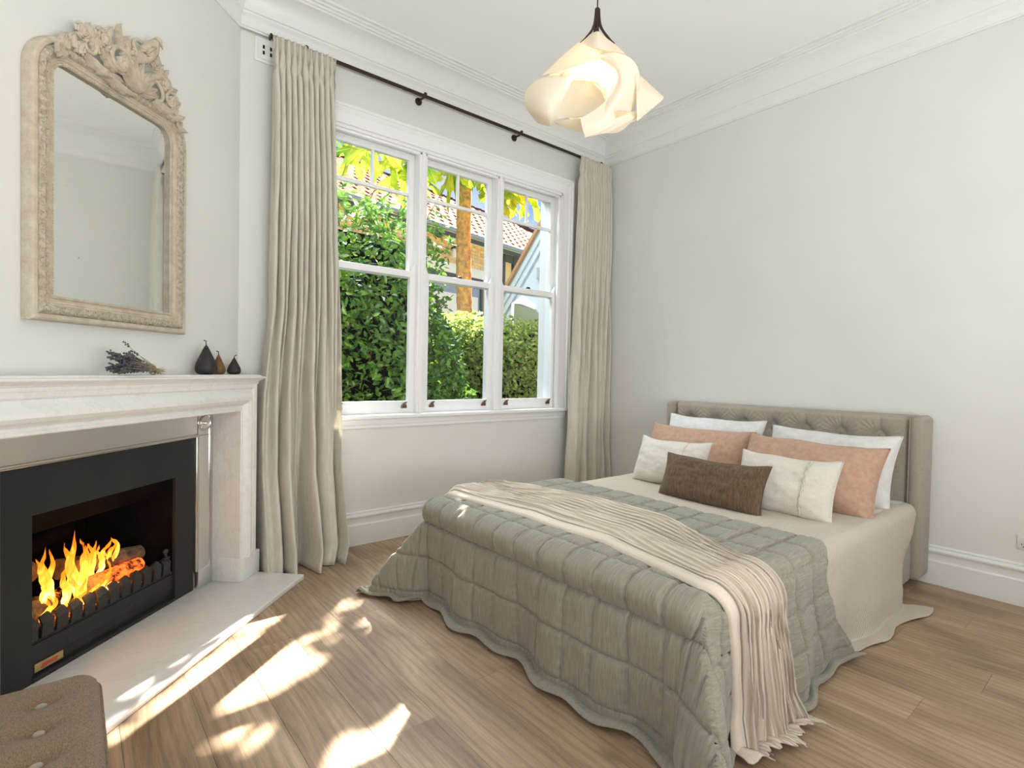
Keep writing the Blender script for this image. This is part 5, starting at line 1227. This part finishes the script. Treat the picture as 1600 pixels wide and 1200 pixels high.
# outer window reveal post
m = MB(); m.rbox(3.71, 3.80, 3.93, 3.99, .5, 3.3, .006, 2); o = m.build('window_reveal_post', WEATH); tag(o, 'pale blue-grey painted post outside the right edge of the window', 'post')
# distant tree above the ridge
rg_c = (5.2, 20, 8.2)
def reg_far(rg):
    d = rg.normal(size=3); d /= np.linalg.norm(d); r_ = rg.uniform(.75, 1)
    return (rg_c[0]+d[0]*3.0*r_, rg_c[1]+d[1]*2*r_, rg_c[2]+d[2]*2.3*r_)
ft = thing('distant_tree', 'blue-green tree crown beyond the roof at the upper left', 'tree', (5.2, 20, -.6))
leaves(3500, reg_far, .34, 6).build('foliage', LEAFD, parent=ft, smooth=False, kind='stuff')
m = MB(); m.tube([(5.2, 20, -.6), (5.2, 20, 8)], [.25, .12], 8); m.build('trunk', DTRUNK, parent=ft)
# shade tree standing up-sun of the window: its crown dapples the sun on the floor
GAPS = [
 [(0.089, 2.168), (0.218, 2.232), (0.327, 2.322), (0.482, 2.452), (0.59, 2.551), (0.683, 2.625), (0.65, 2.655), (0.59, 2.63), (0.48, 2.555), (0.43, 2.52), (0.38, 2.455), (0.33, 2.40), (0.25, 2.335), (0.18, 2.295), (0.10, 2.25)],
 [(0.383, 2.154), (0.438, 2.168), (0.546, 2.159), (0.64, 2.165), (0.714, 2.245), (0.766, 2.285), (0.783, 2.337), (0.762, 2.4), (0.734, 2.394), (0.696, 2.403), (0.604, 2.347), (0.5, 2.257)],
 [(0.583, 1.641), (0.681, 1.682), (0.79, 1.676), (0.875, 1.694), (0.978, 1.705), (1.046, 1.72), (0.987, 1.638), (0.935, 1.605), (0.81, 1.598), (0.745, 1.603), (0.656, 1.567)],
 [(0.42, 2.655), (0.462, 2.695), (0.506, 2.72), (0.54, 2.705), (0.508, 2.67), (0.462, 2.645)],
 [(0.160, 2.435), (0.205, 2.470), (0.267, 2.53), (0.335, 2.590), (0.35, 2.570), (0.295, 2.515), (0.255, 2.470), (0.219, 2.455)],
 [(0.064, 2.358), (0.12, 2.366), (0.14, 2.345), (0.11, 2.303), (0.058, 2.290)],
 [(0.84, 1.645), (0.97, 1.74), (1.10, 1.775), (1.06, 1.69), (0.89, 1.56), (0.82, 1.53)]]
SPOTS = [(0.8, 2.476, .045), (0.779, 2.244, .04), (0.999, 2.63, .038), (0.939, 2.485, .042), (0.992, 2.346, .034), (1.106, 2.55, .028), (1.132, 2.428, .05), (1.096, 2.742, .026), (1.157, 2.727, .034), (1.295, 2.694, .045), (0.426, 2.007, .042), (0.477, 1.906, .032), (0.568, 2.03, .028), (1.015, 1.9, .042), (-.115, 2.265, .018), (.058, 2.413, .018), (.136, 2.482, .02), (.294, 2.604, .022), (.40, 2.69, .02), (-.226, 2.17, .02), (.56, 2.80, .05), (.66, 2.798, .05), (.76, 2.79, .05), (.95, 2.785, .05), (1.13, 2.782, .03), (1.36, 2.787, .03), (.212, 1.998, .02)]
def in_poly(x_, y_, P):
    c = False; n = len(P)
    for i in range(n):
        (x1, y1), (x2, y2) = P[i], P[i-1]
        if (y1 > y_) != (y2 > y_) and x_ < (x2-x1)*(y_-y1)/(y2-y1)+x1: c = not c
    return c
def lit(x_, y_):
    if x_ > 1.4+(y_-2.0)*.0+1.2: return False
    for a, b, r_ in SPOTS:
        if (x_-a)**2+(y_-b)**2 < (r_+.012)**2: return True
    return any(in_poly(x_+a, y_+b, P) for P in GAPS for a, b in ((0, 0), (.008, 0), (-.008, 0), (0, .008), (0, -.008)))
st = thing('shade_tree', 'tall leafy tree in the garden whose crown shades the window', 'tree', (7.6, 8.0, -.6))
rg = np.random.RandomState(3); sn_ = np.array(SUN); e1 = np.cross(sn_, [0, 0, 1]); e1 /= np.linalg.norm(e1); e2 = np.cross(e1, sn_)
VV = []; FF = []; cnt = 0; tries = 0
while cnt < 11000 and tries < 60000:
    tries += 1
    z_w = rg.uniform(.55, 3.15); xw = rg.uniform(1.1, 3.8); hh = z_w/math.tan(EL)
    fx, fy = xw-.7627*hh+rg.normal()*.03, 3.62-.6468*hh+rg.normal()*.03
    Ld = rg.uniform(7.4, 8.0); c = np.array([fx, fy, 0])+sn_*Ld
    sz = rg.uniform(.035, .075) if cnt > 3000 else rg.uniform(.06, .11)
    a = rg.uniform(0, 6.28); d1 = e1*math.cos(a)+e2*math.sin(a); d2 = -e1*math.sin(a)+e2*math.cos(a); tl_ = rg.normal(size=2)*.4
    d1 = d1+sn_*tl_[0]; d2 = d2+sn_*tl_[1]
    q = [c-d1*sz, c-d2*sz*.5, c+d1*sz, c+d2*sz*.5]
    bad = lit(fx, fy)
    if not bad:
        for p in q:
            f = p-sn_*(p[2]/sn_[2])
            if lit(f[0], f[1]): bad = True; break
    if bad: continue
    k = len(VV); VV += [tuple(p) for p in q]; FF.append((k, k+1, k+2, k+3)); cnt += 1
m = MB(); m.v = VV; m.f = FF; m.mi = [0]*len(FF); m.build('foliage', CANL, parent=st, smooth=False, kind='stuff')
m = MB(); m.tube([(7.6, 8.0, -.6), (7.55, 7.95, 3.2), (7.3, 7.7, 4.6), (6.9, 7.3, 5.6)], [.18, .14, .10, .05], 10); m.tube([(7.35, 7.75, 4.3), (7.3, 7.1, 5.4)], [.06, .03], 8); m.build('trunk', DTRUNK, parent=st)
